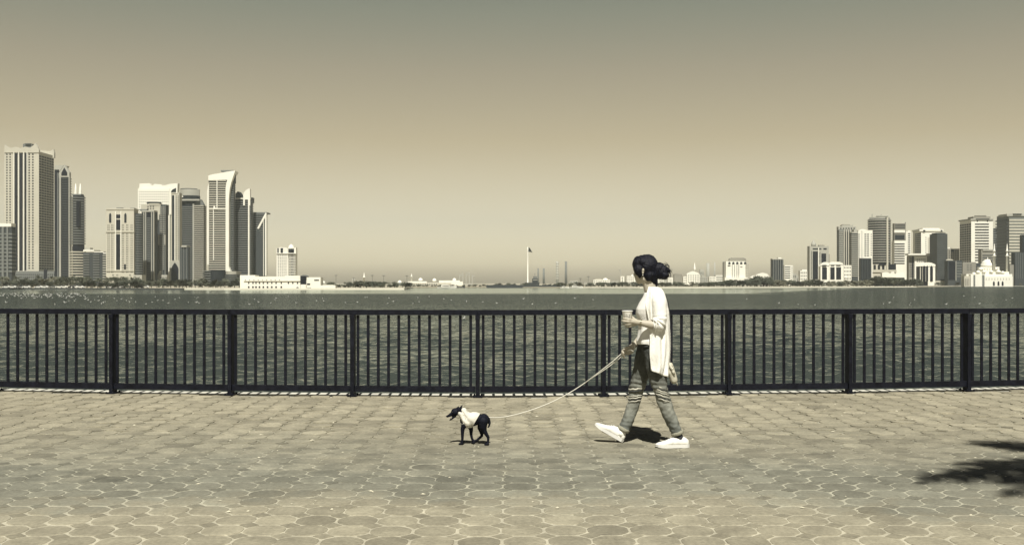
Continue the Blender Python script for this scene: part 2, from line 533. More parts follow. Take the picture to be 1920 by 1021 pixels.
def water_sheet():
    # rows fan out from the quay; wind chop is real relief out to 170 m and flat beyond
    ds = [6.0, 14.0, 20.0]
    while ds[-1] < 175:
        d = ds[-1]; ds.append(d + max(0.07, 0.80 * d * d / 6530 * (0.42 if d < 60 else 0.62)))
    nrow = len(ds)
    tans = np.linspace(-0.60, 0.62, 760)
    D = np.array(ds)[:, None] * np.ones((1, len(tans))); X = D * tans[None, :]
    rng = np.random.RandomState(4)
    H_ = np.zeros_like(D)
    for k in range(54):
        lam = 0.32 * (8.5 ** rng.rand()); th = rng.normal(0, 0.62); kk = 2 * math.pi / lam
        sl = 0.060 * rng.uniform(.6, 1.25) * (1.0 if lam < 1.6 else .75)
        ph = (X * math.sin(th) + D * math.cos(th)) * kk + rng.rand() * 6.28
        w = np.sin(ph); H_ += sl / kk * (w + 0.25 * np.cos(2 * ph))
    gust = 0.75 + 0.35 * np.sin(X * .21 + 1.3 * np.sin(D * .11)) * np.sin(D * .17 + .6 * np.sin(X * .13))
    fade = np.clip((172 - D) / 115, 0, 1) * np.clip((D - 12.5) / 4, 0, 1)
    Z = WATER_Z + H_ * gust * fade
    co = np.stack([X, D, Z], -1).reshape(-1, 3)
    nc = len(tans)
    i = (np.arange(nrow - 1)[:, None] * nc + np.arange(nc - 1)[None, :]).ravel()
    f = np.stack([i, i + 1, i + nc + 1, i + nc], -1)
    n0 = len(co); d1 = ds[-1]; xl, xr = tans[0], tans[-1]
    extra = [(-4200, 6, WATER_Z), (-4200, d1, WATER_Z), (-4200, 5200, WATER_Z), (4200, 5200, WATER_Z), (4200, d1, WATER_Z), (4200, 6, WATER_Z),
             (d1 * xl, 5200, WATER_Z), (d1 * xr, 5200, WATER_Z)]
    co = np.concatenate([co, np.array(extra)])
    tl, tr = (nrow - 1) * nc, nrow * nc - 1
    polys = [[n0, 0, tl, n0 + 1], [n0 + 1, tl, n0 + 6, n0 + 2], [tl, tr, n0 + 7, n0 + 6], [tr, n0 + 4, n0 + 3, n0 + 7], [nc - 1, n0 + 5, n0 + 4, tr]]
    f = np.concatenate([f, np.array(polys)])
    me = bpy.data.meshes.new('water')
    me.vertices.add(len(co)); me.vertices.foreach_set('co', co.ravel())
    me.loops.add(f.size); me.loops.foreach_set('vertex_index', f.ravel().astype(np.int32))
    me.polygons.add(len(f)); me.polygons.foreach_set('loop_start', (np.arange(len(f)) * 4).astype(np.int32))
    me.update(calc_edges=True); me.validate()
    me.polygons.foreach_set('use_smooth', [True] * len(me.polygons))
    me.materials.append(M['water'])
    o = bpy.data.objects.new('water', me); COL.objects.link(o)
    return o
tag(water_sheet(), kind='structure')

# ------------------------------------------------------------------ far land: shoreline as (photo x, photo y of the waterline)
SHORE = [(-900, 542.5), (0, 541.8), (180, 542.2), (345, 542.8), (420, 543.2), (600, 543.0), (740, 543.0), (775, 539.4), (910, 538.9), (1060, 539.4),
         (1200, 540.0), (1340, 539.8), (1550, 538.9), (1720, 538.4), (1830, 536.6), (2100, 536.2), (3000, 536)]
mb = MB()
front = []
for px, py in SHORE:
    d = shore_d(py)
    front.append(((px - CX) * d / F, d))
n = len(front)
vs = [(x, y, WATER_Z - 0.3) for x, y in front] + [(x, y, LAND_Z) for x, y in front] + [(x * 5100 / y, 5100, LAND_Z) for x, y in front]
mb.add(vs, [(i, i + 1, n + i + 1, n + i) for i in range(n - 1)] + [(n + i, n + i + 1, 2 * n + i + 1, 2 * n + i) for i in range(n - 1)])
tag(mb.build('land', M['sand']), kind='structure')
def strip(name, pts, h, w, m, z0=None):
    """a low kerb-like ribbon along the waterline; pts = (photo x, photo y)"""
    a = []
    for px, py in pts:
        d = shore_d(py) - 1.5
        a.append(((px - CX) * d / F, d))
    k = len(a); z0 = WATER_Z - 0.2 if z0 is None else z0
    vs = [(x, y, z0) for x, y in a] + [(x, y, WATER_Z + h) for x, y in a] + [(x, y + w, WATER_Z + h) for x, y in a] + [(x, y + w, z0) for x, y in a]
    fs = []
    for j in range(3):
        fs += [(j * k + i, j * k + i + 1, (j + 1) * k + i + 1, (j + 1) * k + i) for i in range(k - 1)]
    fs += [(0, k, 2 * k, 3 * k), (k - 1, 4 * k - 1, 3 * k - 1, 2 * k - 1)]
    return MB().add(vs, fs).build(name, m)
tag(strip('shore_wall', [(-500, 542.3), (0, 541.8), (180, 542.2), (343, 542.8)], 0.75, 2.5, mat('dark_shore', (0.06, 0.065, 0.06), 0.9)),
    'dark low sea wall under the trees at the left-hand shore', 'sea wall')
tag(strip('quay_edge', [(346, 542.8), (420, 543.2), (600, 543.0), (758, 543.0)], 0.85, 14, M['beach']),
    'bright white quay edge below the arcaded white building', 'quay')
tag(strip('beach', [(1062, 539.4), (1200, 540.0), (1340, 539.8), (1550, 538.9), (1718, 538.4)], 0.62, 26, M['beach']), kind='structure')
tag(strip('seafront_wall', [(1722, 538.3), (1830, 536.6), (2100, 536.2)], 1.1, 10, mat('seafront', (0.5, 0.48, 0.4), 0.9, 0.2, 0.1)),
    'grey seafront wall in front of the domed mosque', 'sea wall')

# ================================================================== metal railing
root = empty('metal_railing', (0, 11.6, 0), 'long black metal railing of upright bars along the edge of the promenade', 'railing')
RH = 1.015
bar_mesh = None
rest = MB()
posts = []
for i, (x, y) in enumerate(POSTS):
    xa, ya = POSTS[max(i - 1, 0)]; xb, yb = POSTS[min(i + 1, len(POSTS) - 1)]
    ang = math.atan2(yb - ya, xb - xa)
    R_ = Matrix.Rotation(ang, 3, 'Z')
    def orient(m_, x=x, y=y, R_=R_):
        m_.v = [tuple(R_ @ Vector(v) + Vector((x, y, 0))) for v in m_.v]
        return m_
    p = orient(MB().box(-.0225, .0225, -.004, .104, .014, RH - .062)).build('post', M['rail'], root, origin=(0, 11.6, 0))
    bp_ = MB().box(-.056, .056, -.035, .135, .0065, .014)
    for bx in (-.042, .042):
        for by in (-.028, .12):
            bp_.lathe([(.011, .014), (.011, .026), (.006, .030)], (bx, by), 8)
    orient(bp_).build('base_plate', M['rail'], p)
    CHP = [o for o in COL.objects if o.parent == p]
    for c in CHP:
        c.location = (0, -11.6, 0)
    orient(MB().box(-.0265, .0265, -.010, .110, RH - .11, RH - .062)).build('collar', M['rail'], p).location = (0, -11.6, 0)
for i in range(len(POSTS) - 1):
    (xa, ya), (xb, yb) = POSTS[i], POSTS[i + 1]
    L_ = math.hypot(xb - xa, yb - ya); ang = math.atan2(yb - ya, xb - xa)
    R_ = Matrix.Rotation(ang, 3, 'Z'); O_ = Vector((xa, ya + 0.045, 0))
    def W(m_):
        m_.v = [tuple(R_ @ Vector(v) + O_) for v in m_.v]
        return m_
    t = W(MB().box(0.0005, L_ - .0005, -.034, .034, RH - .060, RH)).build('top_rail', M['rail'], root, origin=(0, 11.6, 0))
    b = W(MB().box(.030, L_ - .030, -.024, .024, .056, .126)).build('bottom_rail', M['rail'], root, origin=(0, 11.6, 0))
    for k in range(12):
        u = .064 + k * (L_ - .146) / 11.0
        pos = R_ @ Vector((u, 0, 0)) + O_
        px = CX + F * pos.x / pos.y
        if px < -4 or px > 1924:          # out of frame: gathered in one part below
            bb = MB().box(-.0158, .0158, -.008, .008, .128, RH - .063)
            rest.add([R_ @ Vector(v) + Vector((pos.x, pos.y, 0)) for v in bb.v], bb.f)
            continue
        if bar_mesh is None:
            q = bar_mesh = MB().box(-.0158, .0158, -.008, .008, .128, RH - .063).build('baluster', M['rail'], root)
        else:
            q = bar_mesh.copy(); COL.objects.link(q); q.parent = root
        q.location = (pos.x, pos.y - 11.6, 0); q.rotation_euler = (0, 0, ang)
tag(rest.build('baluster', M['rail'], root, origin=(0, 11.6, 0)), kind='stuff')

# ================================================================== palm beside the viewer, out of frame, whose fronds shade the paving
def palm(name, base, h, fronds, lean, label, group=None, leaflets=26, rtr=0.14, cat='palm tree', seed=1, droop=0.9, lw=0.03):
    r = random.Random(seed)
    root = empty(name, base, label, cat, group)
    tr = MB()
    pts, rs = [], []
    for k in range(13):
        t = k / 12
        pts.append(Vector((lean[0] * t * t, lean[1] * t * t, h * t)))
        rs.append(rtr * (1.25 - 0.45 * t) * (1.06 if k % 2 else 0.97))
    tr.tube(pts, rs, 12)
    tr.build('trunk', M['bark'], root, True)
    top = pts[-1]
    cr = MB()
    for (az, L_, el0) in fronds:
        dirh = Vector((math.cos(az), math.sin(az), 0))
        side = Vector((-dirh.y, dirh.x, 0))
        sp, p, el = [], top.copy(), el0
        seg = 14
        for k in range(seg + 1):
            sp.append(p.copy())
            p = p + (dirh * math.cos(el) + Vector((0, 0, math.sin(el)))) * (L_ / seg)
            el -= droop / seg * (1.1 + k * 0.07)
        cr.tube(sp, [lw * 0.7 * (1 - 0.85 * k / seg) + 0.004 for k in range(seg + 1)], 5)
        for j in range(leaflets):
            t = 0.12 + 0.88 * j / leaflets
            q = t * seg; i0 = min(int(q), seg - 1); pp = sp[i0].lerp(sp[i0 + 1], q - i0)
            tg = (sp[i0 + 1] - sp[i0]).normalized()
            ll = L_ * 0.24 * math.sin(math.pi * min(1, 0.18 + 0.8 * t)) * r.uniform(.8, 1.1)
            for s in (-1, 1):
                d_ = (side * s * r.uniform(.5, 1) + tg * r.uniform(.4, .9) + Vector((0, 0, -0.3 - 0.5 * r.random()))).normalized()
                wv = tg * (lw * 1.0)
                mid = pp + d_ * ll * 0.5 + Vector((0, 0, 0.02 * ll))
                cr.add([pp - wv * .5, pp + wv * .5, mid + wv * .6, pp + d_ * ll, mid - wv * .6], [(0, 1, 2, 3, 4)])
    cr.build('crown', M['frond'], root)
    return root
M['bark'] = mat('bark', (0.16, 0.15, 0.12), 0.95, 0.4, 4)
M['frond'] = mat('frond', (0.085, 0.10, 0.06), 0.6, 0.35, 2)
fr = []
rr = random.Random(4)
for k in range(15):
    fr.append((rr.uniform(-1.4, 1.5), rr.uniform(1.7, 2.1), rr.uniform(0.1, 1.15)))
fr += [(rad(180), 2.85, .25), (rad(183), 2.7, .42), (rad(186), 2.6, .10), (rad(178), 2.5, .35), (rad(175), 2.2, .55), (rad(184), 2.2, .3),
       (rad(135), 2.3, .30), (rad(129), 2.5, .22), (rad(142), 1.9, .5)]
palm('palm_tree', (5.32, 0.74, 0), 9.4, fr, (0.05, 0.05), 'palm tree beside the path whose fronds shade the paving at lower right', leaflets=34, rtr=.12, lw=.05, droop=.8)

# ================================================================== gulls resting on the water
gull_mat = mat('gull_white', (0.85, 0.84, 0.78), 0.8)
gull_grey = mat('gull_grey', (0.32, 0.32, 0.30), 0.8)
def gull_thing():
    r = empty('gull', (0, 0, 0), 'small white gull floating on the lagoon', 'gull', 'gulls floating on the lagoon')
    b = MB()
    b.tube([(-.22, 0, .10), (-.15, 0, .09), (-.04, 0, .06), (.08, 0, .06), (.15, 0, .11), (.18, 0, .19), (.20, 0, .235), (.245, 0, .235)],
           [.012, .05, .095, .09, .06, .038, .042, .012], 10)
    b.tube([(.24, 0, .235), (.29, 0, .225)], [.012, .004], 6)
    b.build('body', gull_mat, r, True)
    for s in (-1, 1):
        MB().tube([(.09, s * .07, .09), (-.05, s * .095, .11), (-.2, s * .06, .13), (-.30, s * .02, .13)], [.03, .05, .035, .008], 8, 0.45).build('wing', gull_grey, r, True)
    return r
g0 = gull_thing(); kids(g0)
spots = []
rg = random.Random(21)
for k in range(120):      # dense flock at the far left
    px = 150 * rg.random() ** 0.9 + (0 if rg.random() < .7 else rg.uniform(0, 60)); spots.append((px, 553 + rg.gauss(0, 2.4) + px * .006))
for k in range(26): spots.append((rg.uniform(0, 330), rg.uniform(556, 570)))
for k in range(48): spots.append((rg.uniform(150, 1150), rg.uniform(556, 572)))
for k in range(26): spots.append((rg.uniform(1230, 1500), rg.uniform(543, 552)))
for k in range(16): spots.append((rg.uniform(1300, 1900), rg.uniform(552, 573)))
spots += [(870, 598), (103, 571), (541, 556)]
first = True
def where(px, py):
    if py < 560 and px < 215: return 'small white gull in the dense flock near the left-hand shore', 'gulls in the flock at far left'
    if px < 600: return 'small white gull scattered on the water below the towers on the left', 'gulls scattered on the left of the lagoon'
    if px < 1200: return 'small white gull floating alone in the middle of the lagoon', 'gulls scattered in the middle of the lagoon'
    return 'small white gull floating on the lagoon right of the woman', 'gulls scattered on the right of the lagoon'
for px, py in spots:
    d = shore_d(max(py, 544.5))
    loc = ((px - CX) * d / F, d, WATER_Z)
    s = rg.uniform(.55, 1.0) * (1.25 if px < 160 else 1)
    la, gr = where(px, py)
    if (px, py) == (870, 598): la, gr, s = 'nearest white gull on the water seen between the railing bars above the dog', None, 1.1
    if first:
        r = g0; g0.location = loc; g0.rotation_euler = (0, 0, rg.uniform(0, 6.28)); g0.scale = (s, s, s); first = False
    else:
        r = copy_tree(g0, loc, rg.uniform(0, 6.28), s)
    r['label'] = la
    if gr: r['group'] = gr
    elif 'group' in r: del r['group']

# ================================================================== the city across the lagoon
def wall(name, c, v=0.07):
    return mat(name, c, 0.85, v, 0.05)
def glass(name, c, r=0.45):
    return mat(name, c, r, 0.25, 0.09, spec=0.2)
W_ = {'white': wall('white_render', (0.96, 0.935, 0.82)), 'cream': wall('cream_render', (0.60, 0.57, 0.465)), 'tan': wall('tan_render', (0.30, 0.285, 0.235)),
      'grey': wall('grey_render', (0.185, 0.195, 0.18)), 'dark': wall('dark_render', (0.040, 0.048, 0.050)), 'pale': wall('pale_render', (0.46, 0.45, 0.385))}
G_ = {'dark': glass('dark_glass', (0.007, 0.009, 0.016)), 'mid': glass('mid_glass', (0.018, 0.023, 0.028)), 'lite': glass('light_glass', (0.085, 0.092, 0.088))}

class B:
    """one building: photo columns / rows at a chosen distance become metres there"""
    def __init__(s, name, label, cat, xm, d, group=None):
        s.d = d
        s.o = Vector(((xm - CX) * d / F, d, LAND_Z))
        s.root = empty(name, s.o, label, cat, group)
        s.k = F / d; s.ks = 0.4
    def X(s, px, dz=0): return (px - CX) * (s.d + dz) / F - s.o.x
    def Z(s, py, dz=0): return (EYE - (py - HY) * (s.d + dz) / F - LAND_Z) if py is not None else 0.0
    def bb(s, m, x0, x1, y0, y1, dz=0, dep=20):
        if dep > 6: dep = max(5, dep * s.ks)
        m.box(s.X(x0, dz), s.X(x1, dz), dz, dz + dep, s.Z(y1, dz), s.Z(y0, dz)); return m
    def box(s, part, m, x0, x1, y0, y1=None, dz=0, dep=20):
        return s.bb(MB(), x0, x1, y0, y1, dz, dep).build(part, m, s.root)
    def side_dep(s, xf, xc):
        """depth of a block whose front edge is at photo x = xf and whose far edge shows at xc"""
        s.ks = 1.0
        return max(4.0, s.d * ((xf - CX) / (xc - CX) - 1))
    def bands(s, part, m, x0, x1, y0, y1, n, frac=0.45, dz=0, dep=20, out=0.6, wrap=True):
        """n floor bands from y0 (top) to y1, each a part of its own; they wrap round the sides"""
        if dep > 6: dep = max(5, dep * s.ks)
        for i in range(n):
            a = y0 + (y1 - y0) * i / n; b_ = a + (y1 - y0) / n * frac
            MB().box(s.X(x0, dz) - (out if wrap else 0), s.X(x1, dz) + (out if wrap else 0), dz - out, dz + (dep + out if wrap else 0.3),
                     s.Z(b_, dz), s.Z(a, dz)).build(part, m, s.root)
    def grid(s, m, x0, x1, y0, y1, nx, ny, fx=0.5, fy=0.5, dz=0, side=None, out=0.12, name='window'):
        """punched windows too small to tell apart: one part"""
        q = MB()
        for i in range(nx):
            for j in range(ny):
                u0 = x0 + (x1 - x0) * (i + .5 - fx / 2) / nx; u1 = x0 + (x1 - x0) * (i + .5 + fx / 2) / nx
                v0 = y0 + (y1 - y0) * (j + .5 - fy / 2) / ny; v1 = y0 + (y1 - y0) * (j + .5 + fy / 2) / ny
                q.box(s.X(u0, dz), s.X(u1, dz), dz - out, dz + .1, s.Z(v1, dz), s.Z(v0, dz))
        o = q.build(name, m, s.root)
        return tag(o, kind='stuff') if nx * ny > 6 else o
    def sidegrid(s, m, xs, dep, y0, y1, nx, ny, fx=0.5, fy=0.5, dz=0, out=0.25, right=True):
        fx, fy = .76, .68  # panes oversized so their dark glass paints in the side wall's shade
        """windows on the side wall standing at photo x = xs"""
        q = MB(); X = s.X(xs, dz)
        for i in range(nx):
            for j in range(ny):
                a = dz + dep * (i + .5 - fx / 2) / nx; b_ = dz + dep * (i + .5 + fx / 2) / nx
                v0 = y0 + (y1 - y0) * (j + .5 - fy / 2) / ny; v1 = y0 + (y1 - y0) * (j + .5 + fy / 2) / ny
                q.box(X - (.1 if right else out), X + (out if right else .1), a, b_, s.Z(v1, dz), s.Z(v0, dz))
        return tag(q.build('window', m, s.root), kind='stuff')
    def poly(s, part, m, pts, dz=0, dep=20):
        """an outline in photo columns / rows given real thickness"""
        if dep > 6: dep = max(5, dep * s.ks)
        k = len(pts)
        vs = [(s.X(x, dz), dz, s.Z(y, dz)) for x, y in pts] + [(s.X(x, dz), dz + dep, s.Z(y, dz)) for x, y in pts]
        fs = [tuple(range(k)), tuple(range(2 * k - 1, k - 1, -1))] + [(i, k + i, k + (i + 1) % k, (i + 1) % k) for i in range(k)]
        return MB().add(vs, fs).build(part, m, s.root)
    def bow(s, x0, x1, bulge, dep, dz=0, n=10, grow=0.0):
        """footprint with a front that bows towards the water"""
        dep = max(bulge + 1.5, dep * s.ks)
        a, b_ = s.X(x0, dz) - grow, s.X(x1, dz) + grow
        f = [(a, dz + dep + grow)]
        for i in range(n + 1):
            t = i / n
            f.append((a + (b_ - a) * t, dz - grow + bulge * ((2 * t - 1) ** 2)))
        f.append((b_, dz + dep + grow))
        return f
    def bowed(s, part, m, x0, x1, y0, y1=None, bulge=8, dep=25, dz=0, grow=0):
        return MB().prism(s.bow(x0, x1, bulge, dep, dz, grow=grow), s.Z(y1, dz), s.Z(y0, dz)).build(part, m, s.root, False)
    def bowbands(s, part, m, x0, x1, y0, y1, n, frac=.45, bulge=8, dep=25, dz=0, out=.7):
        for i in range(n):
            a = y0 + (y1 - y0) * i / n; b_ = a + (y1 - y0) / n * frac
            MB().prism(s.bow(x0, x1, bulge, dep, dz, grow=out), s.Z(b_, dz), s.Z(a, dz)).build(part, m, s.root)
    def cyl(s, part, m, x, y0, y1, r, dz=10, n=16, top=None):
        """turned piece; top = list of (radius factor, extra height factor) above y0"""
        z1 = s.Z(y0, dz); z0 = s.Z(y1, dz)
        prof = [(r, z0), (r, z1)] + [(r * a, z1 + r * b_) for a, b_ in (top or [])]
        return MB().lathe(prof, (s.X(x, dz), dz), n).build(part, m, s.root, True)
    def dome(s, part, m, x, ybase, rpx, dz=10, h=1.0):
        r = rpx * (s.d + dz) / F; z = s.Z(ybase, dz)
        prof = [(r, z - 1)] + [(r * math.cos(a), z + r * h * math.sin(a)) for a in [i * math.pi / 2 / 8 for i in range(8)]] + [(r * .05, z + r * h), (r * .03, z + r * h * 1.35)]
        return MB().lathe(prof, (s.X(x, dz), dz), 18).build(part, m, s.root, True)
    def arch(s, part, m, x0, x1, y0, y1, dz=0, out=.3, pointed=True):
        """arched opening: springs two thirds up"""
        h = (y1 - y0); ys = y0 + min(h * .5, (x1 - x0) * (.9 if pointed else .5)); xm = (x0 + x1) / 2
        pts = [(x0, y1), (x0, ys)]
        for t in (.25, .5, .75, 1.0):
            if pointed: pts.append((x0 + (xm - x0) * t ** 1.5, ys + (y0 - ys) * t))
            else: pts.append((xm - (xm - x0) * math.cos(t * math.pi / 2), ys + (y0 - ys) * math.sin(t * math.pi / 2)))
        pts += [(2 * xm - a, b_) for a, b_ in pts[-2::-1]]
        return s.poly(part, m, pts, dz - out, out + .1)

WH, CR, TN, GR, DK, PA = (W_[k] for k in ('white', 'cream', 'tan', 'grey', 'dark', 'pale'))
GD, GM, GL = G_['dark'], G_['mid'], G_['lite']

# ---- left group -------------------------------------------------------------
b = B('apartment_block', 'dark banded block with a white roof slab cut by the left edge of the photo', 'building', 5, 820)
dp = b.side_dep(22, 29)
b.box('wall', DK, -60, 22, 425, dep=dp)
b.bands('balcony', GR, -60, 22, 437, 514, 11, .4, dep=dp, out=.5)
b.box('roof', WH, -60, 21, 418.5, 424.6, dz=-.5, dep=dp + 1)
b.box('pier', GR, 3, 7, 424.6, dz=-1, dep=2); b.box('pier', GR, 12, 15, 424.6, dz=-1, dep=2)

b = B('skyscraper', 'tallest tower, pale stone with three dark glass strips and pointed corner crown, at far left', 'skyscraper', 50, 1150)
dp = b.side_dep(73, 101)
b.box('wall', CR, 8, 73, 284, dep=dp)
b.poly('parapet', CR, [(8, 286), (8.6, 271), (12, 274), (20, 277.5), (30, 275), (38, 277.5), (48, 275), (56, 277), (63, 272), (66, 268), (70, 274), (73, 281), (73, 286)], dz=-.8, dep=3)
b.poly('parapet', CR, [(73.4, 284), (74, 281), (88, 283), (95, 283), (100, 279.5), (101.6, 286), (101.6, 296), (73.4, 296)], dz=dp - 3, dep=3)
b.box('roof', GR, 43, 60, 269.5, 284, dz=8, dep=10); b.box('roof', GR, 46, 57, 268.6, 269.5, dz=6, dep=14)
for x0, x1 in ((27.5, 33), (36.5, 42.5), (46, 50)):
    b.box('glass_strip', GD, x0, x1, 287, 507, dz=-.15, dep=.4)
b.grid(GD, 10, 22, 287, 505, 2, 44, .42, .5, name='window')
b.grid(GD, 51.5, 65, 287, 505, 2, 44, .42, .5)
for x in (25.8, 34.8, 44.2, 50.6):
    b.box('pier', WH, x - .7, x + .7, 285, 508, dz=-.9, dep=1)
b.sidegrid(GD, 73, dp, 290, 505, 6, 44, .45, .55)
b.box('bay', CR, 66, 76, 346, 508, dz=5, dep=dp * .5)
b.box('glass_strip', GD, 72.8, 73.9, 288, 340, dz=dp * .28, dep=dp * .15)
b.box('glass_strip', GD, 75.8, 76.6, 352, 506, dz=dp * .28, dep=dp * .18)
b.box('base', GR, 12, 105, 508, dz=-14, dep=60)
b.grid(GD, 26, 104, 512, 527, 20, 3, .5, .45, dz=-14)
b.box('glass_strip', GD, 82, 88, 505, dz=-14.5, dep=2)

b = B('apartment_tower', 'dark tower with a pointed gable crown right of the tallest pale tower', 'apartment tower', 115, 1080)
dp = b.side_dep(128, 131)
b.box('wall', GD, 102, 111, 318, dep=22, dz=3)
b.box('wall', GD, 111, 129.5, 330, dep=dp)
b.poly('gable', PA, [(110.5, 332), (110.5, 324), (120.5, 309), (130, 323), (130, 332)], dz=-.8, dep=4)
b.poly('window', GD, [(115, 329), (115, 324), (120.5, 314), (126, 324), (126, 329)], dz=-1.1, dep=1)
b.poly('roof', PA, [(102, 318), (102.5, 309.5), (119.5, 309.5), (111, 322)], dz=3, dep=14)
b.bands('balcony', DK, 114.5, 129.5, 334, 528, 42, .42, dep=dp, out=.7)
b.box('pier', PA, 111, 114, 330, dz=-1.2, dep=3); b.box('pier', PA, 128.6, 130.4, 330, dz=-1.2, dep=3)
b.box('pier', GR, 107.5, 109.5, 324, dz=2, dep=2)

b = B('apartment_tower', 'banded round-fronted tower with two white spires beside the gabled dark tower', 'apartment tower', 143, 960)
b.bowed('wall', GD, 128, 153, 366, None, 5, 14)
b.bowbands('balcony', GR, 128, 153, 369, 460, 19, .42, 5, 14, out=.9)
b.bowbands('balcony', CR, 128, 153, 471, 532, 12, .42, 5, 14, out=1.1)
b.box('glass_strip', GD, 143, 149.5, 376, 424, dz=-1.2, dep=5)
b.bowed('belt', GD, 129, 153, 461, 469.5, 5, 15, dz=-1.4)
for x in (142, 150.5):
    b.cyl('spire', WH, x, 364, 372, 1.6, dz=6, top=[(.7, 2.2), (.15, 6.5)])
b.box('pier', CR, 134.2, 136.4, 366, dz=.6, dep=3)
b.box('roof', GR, 134, 152, 363.5, 366, dz=4, dep=16)

b = B('apartment_block', 'lower dark block with white-edged right end between the spired tower and the tan tower', 'building', 182, 860)
dp = b.side_dep(206, 208.5)
b.box('wall', DK, 156, 206, 473, dep=dp)
b.bands('balcony', GR, 157, 168, 476, 528, 11, .42, dep=1, out=.7, wrap=False)
b.bands('balcony', GR, 175, 187, 476, 528, 11, .42, dep=1, out=.7, wrap=False)
b.bands('balcony', PA, 193, 205, 478, 528, 11, .42, dep=1, out=.7, wrap=False)
b.box('roof', WH, 156, 176, 468, 471, dz=2, dep=14); b.box('roof', WH, 176, 194, 471.5, 474, dz=0, dep=14); b.box('roof', WH, 193, 207.5, 473.5, 475.5, dz=-1, dep=14)
b.box('roof', PA, 159, 169, 464, 468, dz=5, dep=6)
b.box('pier', CR, 205.6, 208, 474, dz=-.8, dep=10)

b = B('apartment_tower', 'tan stone tower with tall arched openings and a dark curved corner', 'apartment tower', 233, 840)
b.box('wall', CR, 199, 251, 392, dep=26)
b.bowed('corner', DK, 250, 264, 400, 515, 3, 12, dz=2)
b.bowbands('balcony', GR, 250, 264, 403, 515, 25, .35, 3, 12, dz=2, out=.5)
b.box('base', PA, 250, 266, 515, dz=-1, dep=24)
b.box('parapet', CR, 198.6, 251.4, 390.5, 393, dz=-.5, dep=27)
b.box('roof', GR, 218, 228, 389, 392, dz=5, dep=8); b.box('roof', GR, 244, 251, 389.5, 392, dz=5, dep=8)
b.box('glass_strip', GD, 218, 225.5, 402, 409, dz=-.2, dep=1); b.box('glass_strip', GD, 218, 225.5, 411.5, 431, dz=-.2, dep=1)
b.box('glass_strip', GD, 217.6, 225, 439, 505, dz=-.2, dep=1)
b.box('glass_strip', GD, 232.6, 236, 495, 505, dz=-.2, dep=1)
for x in (206.5, 235): b.arch('arch', GM, x - 2, x + 2, 399, 417)
for x0, x1 in ((201, 206), (208, 213), (228, 233), (236, 241), (244.5, 249)):
    b.grid(GD, x0, x1, 420, 512, 2, 22, .5, .45)
b.box('cornice', CR, 198.6, 251.4, 432.5, 435, dz=-.6, dep=2); b.box('cornice', CR, 198.6, 251.4, 506, 508, dz=-.6, dep=2)
for x in (231, 236.5): b.arch('arch', GM, x - 2, x + 2, 519, 540, out=.4)
for x in (212, 220, 244): b.grid(GM, x - 2, x + 2, 512, 519, 2, 1, .4, .5)
b.box('pier', WH, 216, 217.4, 396, 507, dz=-.7, dep=1); b.box('pier', WH, 226, 227.4, 396, 507, dz=-.7, dep=1)

b = B('apartment_tower', 'narrow dark tower with pale vertical ribs right of the tan stone tower', 'apartment tower', 280, 880)
b.box('wall', DK, 266, 289, 396, dep=22)
for x in (269.5, 273, 284, 288): b.box('pier', PA, x - .8, x + .8, 395, 531, dz=-.9, dep=1.5)
b.bands('balcony', GR, 275, 282.5, 408, 528, 30, .4, dep=1, out=.6, wrap=False)
b.box('cornice', PA, 266, 289, 394, 397, dz=-1, dep=22)
b.arch('arch', GD, 275, 283, 399, 408); b.box('roof', GR, 262, 275, 392, 395, dz=3, dep=12)

b = B('office_tower', 'pale stepped-top tower with dark recessed right half in front of the white tower', 'office tower', 295, 900)
b.box('wall', CR, 264, 301, 383, 402, dep=20, dz=2); b.box('wall', DK, 291, 311, 402, dep=16, dz=2); b.box('wall', CR, 293, 298, 402, 412, dz=1.2, dep=2)
b.box('bay', DK, 301, 311, 383.5, 402, dz=1, dep=20)
b.grid(GD, 275, 290, 385, 393, 3, 2, .5, .5, dz=2)
b.grid(PA, 299, 311, 386, 506, 4, 30, .5, .55, dz=1.0, out=.3)
b.cyl('roof', GM, 289, 379, 382, 6.5, dz=12); b.box('roof', CR, 279, 299, 381, 384, dz=1.5, dep=18)
for x in (297.5, 304, 309.5): b.box('pier', GR, x - .6, x + .6, 440, 515, dz=.4, dep=1.5)
b.poly('base', CR, [(295, 533), (296, 515), (299, 508), (302, 506), (302, 533)], dz=0, dep=3)
b.box('base', PA, 297, 313, 515, dz=-1, dep=16)
b.grid(GD, 300, 314, 518, 531, 5, 3, .4, .6, dz=-1)
b.box('pier', PA, 296.5, 298, 440, 459, dz=0, dep=1.5); b.box('pier', PA, 308, 310, 440, 459, dz=0, dep=1.5)

b = B('office_tower', 'broad white tower with a swept curved crown and a pointed arch at its foot', 'office tower', 297, 960)
dp = 20
b.box('wall', WH, 258.5, 318, 353, dep=dp)
b.poly('crown', WH, [(261, 355), (261.5, 344), (280, 343.5), (284, 349), (290, 344.6), (303, 345.6), (304, 348), (310, 347), (320, 344.4), (333, 343.6), (332.5, 362), (261, 362)], dz=1, dep=14)
b.poly('window', GM, [(320, 360), (323, 355.5), (328, 353), (330, 352), (330, 360)], dz=.6, dep=1)
b.grid(GM, 260, 317, 357, 400, 16, 9, .35, .4)
b.box('bay', CR, 317.5, 336, 361, dz=1.5, dep=20)
b.box('pier', WH, 317, 321, 361, 402, dz=.6, dep=2)
b.grid(GD, 317.5, 336, 366, 488, 5, 36, .45, .5, dz=1.5)
b.box('glass_strip', GM, 322.5, 326.5, 366, 488, dz=1.2, dep=1); b.box('pier', WH, 327, 328.4, 366, 488, dz=.7, dep=1.4); b.box('pier', PA, 335, 336.4, 361, 488, dz=.7, dep=1.4)
b.box('base', PA, 317.5, 337, 489, dz=-2, dep=20)
b.arch('arch', GD, 321, 334.5, 492, 530, dz=-2, out=.4)
